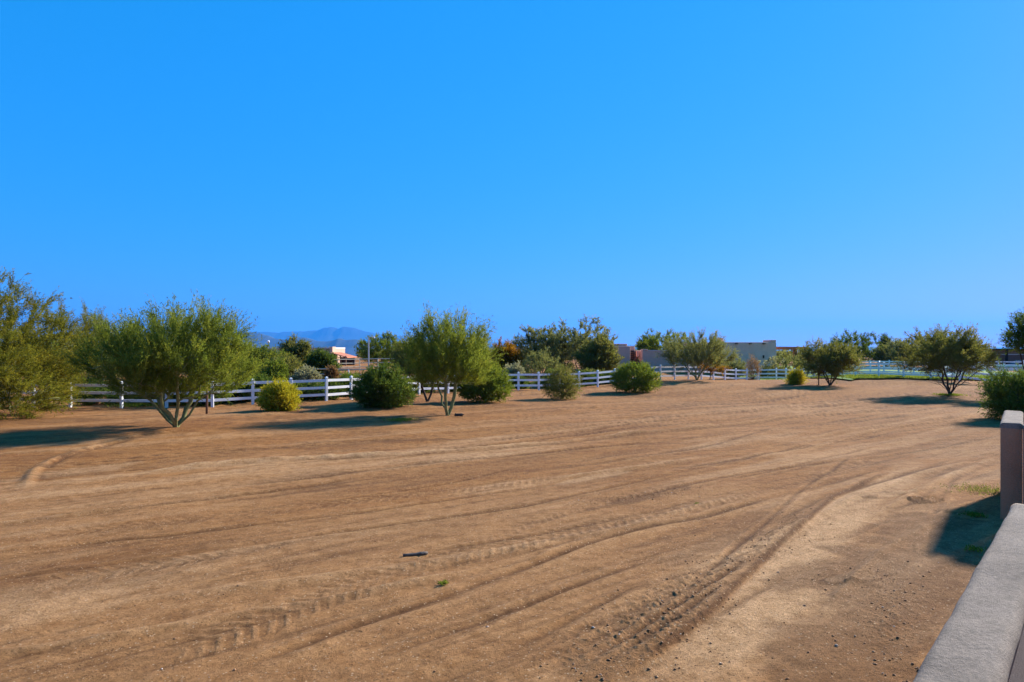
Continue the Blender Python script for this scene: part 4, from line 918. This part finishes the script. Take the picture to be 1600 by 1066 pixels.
def stones(n, fun, smin, smax, seed):
    rng = np.random.default_rng(seed); base = np.array([(1,0,0),(-1,0,0),(0,1,0),(0,-1,0),(0,0,1),(0,0,-1),(.6,.6,.6),(-.6,.6,.55),(.6,-.6,.5),(-.6,-.6,.6)])
    fa = np.array([(0,6,4),(0,2,6),(2,4,6),(2,7,4),(2,1,7),(1,4,7),(0,4,8),(0,8,3),(3,8,4),(1,9,4),(1,3,9),(3,4,9),(0,5,2),(2,5,1),(1,5,3),(3,5,0)])
    V, Fc, T = [], [], []
    for k in range(n):
        x, y = fun(rng); s = smin+(smax-smin)*rng.random()**6
        z = float(GI(x, y)); b = base*(1+rng.normal(size=(10, 1))*0.2)*s*np.array([rng.uniform(.8, 1.4), rng.uniform(.7, 1.1), rng.uniform(.45, .8)])
        a = rng.uniform(0, 6.28); R = np.array([[math.cos(a), -math.sin(a), 0], [math.sin(a), math.cos(a), 0], [0, 0, 1]])
        V.append(b@R.T+np.array([x, y, z+s*0.2])); Fc.append(fa+10*k); T += [rng.random()]*10
    return np.concatenate(V), np.concatenate(Fc), np.array(T)
Zg = GZ[:-1].reshape(nr, nc)
def GI(x, y):
    r = math.hypot(x, y); t = math.degrees(math.atan2(x, y)); i = min(max(int(np.searchsorted(RR, r)), 1), nr-1); j = min(max(int(np.searchsorted(th, t)), 1), nc-1)
    return 0.25*(Zg[i-1, j-1]+Zg[i, j-1]+Zg[i-1, j]+Zg[i, j])
lines = [(catmull(unproj(p), 0.3), w) for k, w, a, p in TRACKS if k == 'clods']
def where(rng):
    u = rng.random()
    if u < 0.72:
        C, w = lines[rng.integers(len(lines))]; p = C[rng.integers(len(C))]; return p[0]+rng.normal()*w*0.8, p[1]+rng.normal()*w*0.8
    if u < 0.9: return xz(rng, 1040, 1500, 780, 1066)
    return xz(rng, 0, 1500, 760, 1066)
def xz(rng, a, b, c, d):
    p = unproj([(rng.uniform(a, b), rng.uniform(c, d))])[0]; return p[0], p[1]
sv, sf, st_ = stones(3000, where, 0.003, 0.017, 3)
m, nt, b = nodes_mat('gravel_stone'); tt = N(nt, 'ShaderNodeAttribute', attribute_name='tint').outputs['Fac']
nt.links.new(ramp(nt, tt, [(0.0, (0.16, 0.075, 0.03)), (0.55, (0.28, 0.13, 0.05)), (0.9, (0.36, 0.2, 0.10)), (0.985, (0.5, 0.42, 0.34))]), b.inputs['Base Color']); b.inputs['Roughness'].default_value = 0.9
gme = mesh_np('gravel', sv, [sf]); attr(gme, 'tint', st_)
tag(obj('gravel', gme, m), 'scattered pebbles and soil clods on the bare ground', 'gravel', kind='stuff')
# pasture grass blades
rng = np.random.default_rng(9); n = 26000; x = rng.uniform(26.8, 50, n); y = np.array([lawn_front(a) for a in x])+rng.random(n)**2*26
P = np.stack([x, y, terr(x, y)+0.10], -1); v_, f_ = leaves_np(P, rng.normal(size=(n, 3))*0.35+np.array([0, 0, 1]), rng.uniform(0.08, 0.2, n), np.full(n, 0.02), rng)
me = mesh_np('grass', v_, [f_]); attr(me, 'tint', np.repeat(rng.random(n), 4))
tag(obj('grass', me, M_L['green']), 'short green grass growing in the pasture', 'grass', kind='stuff')
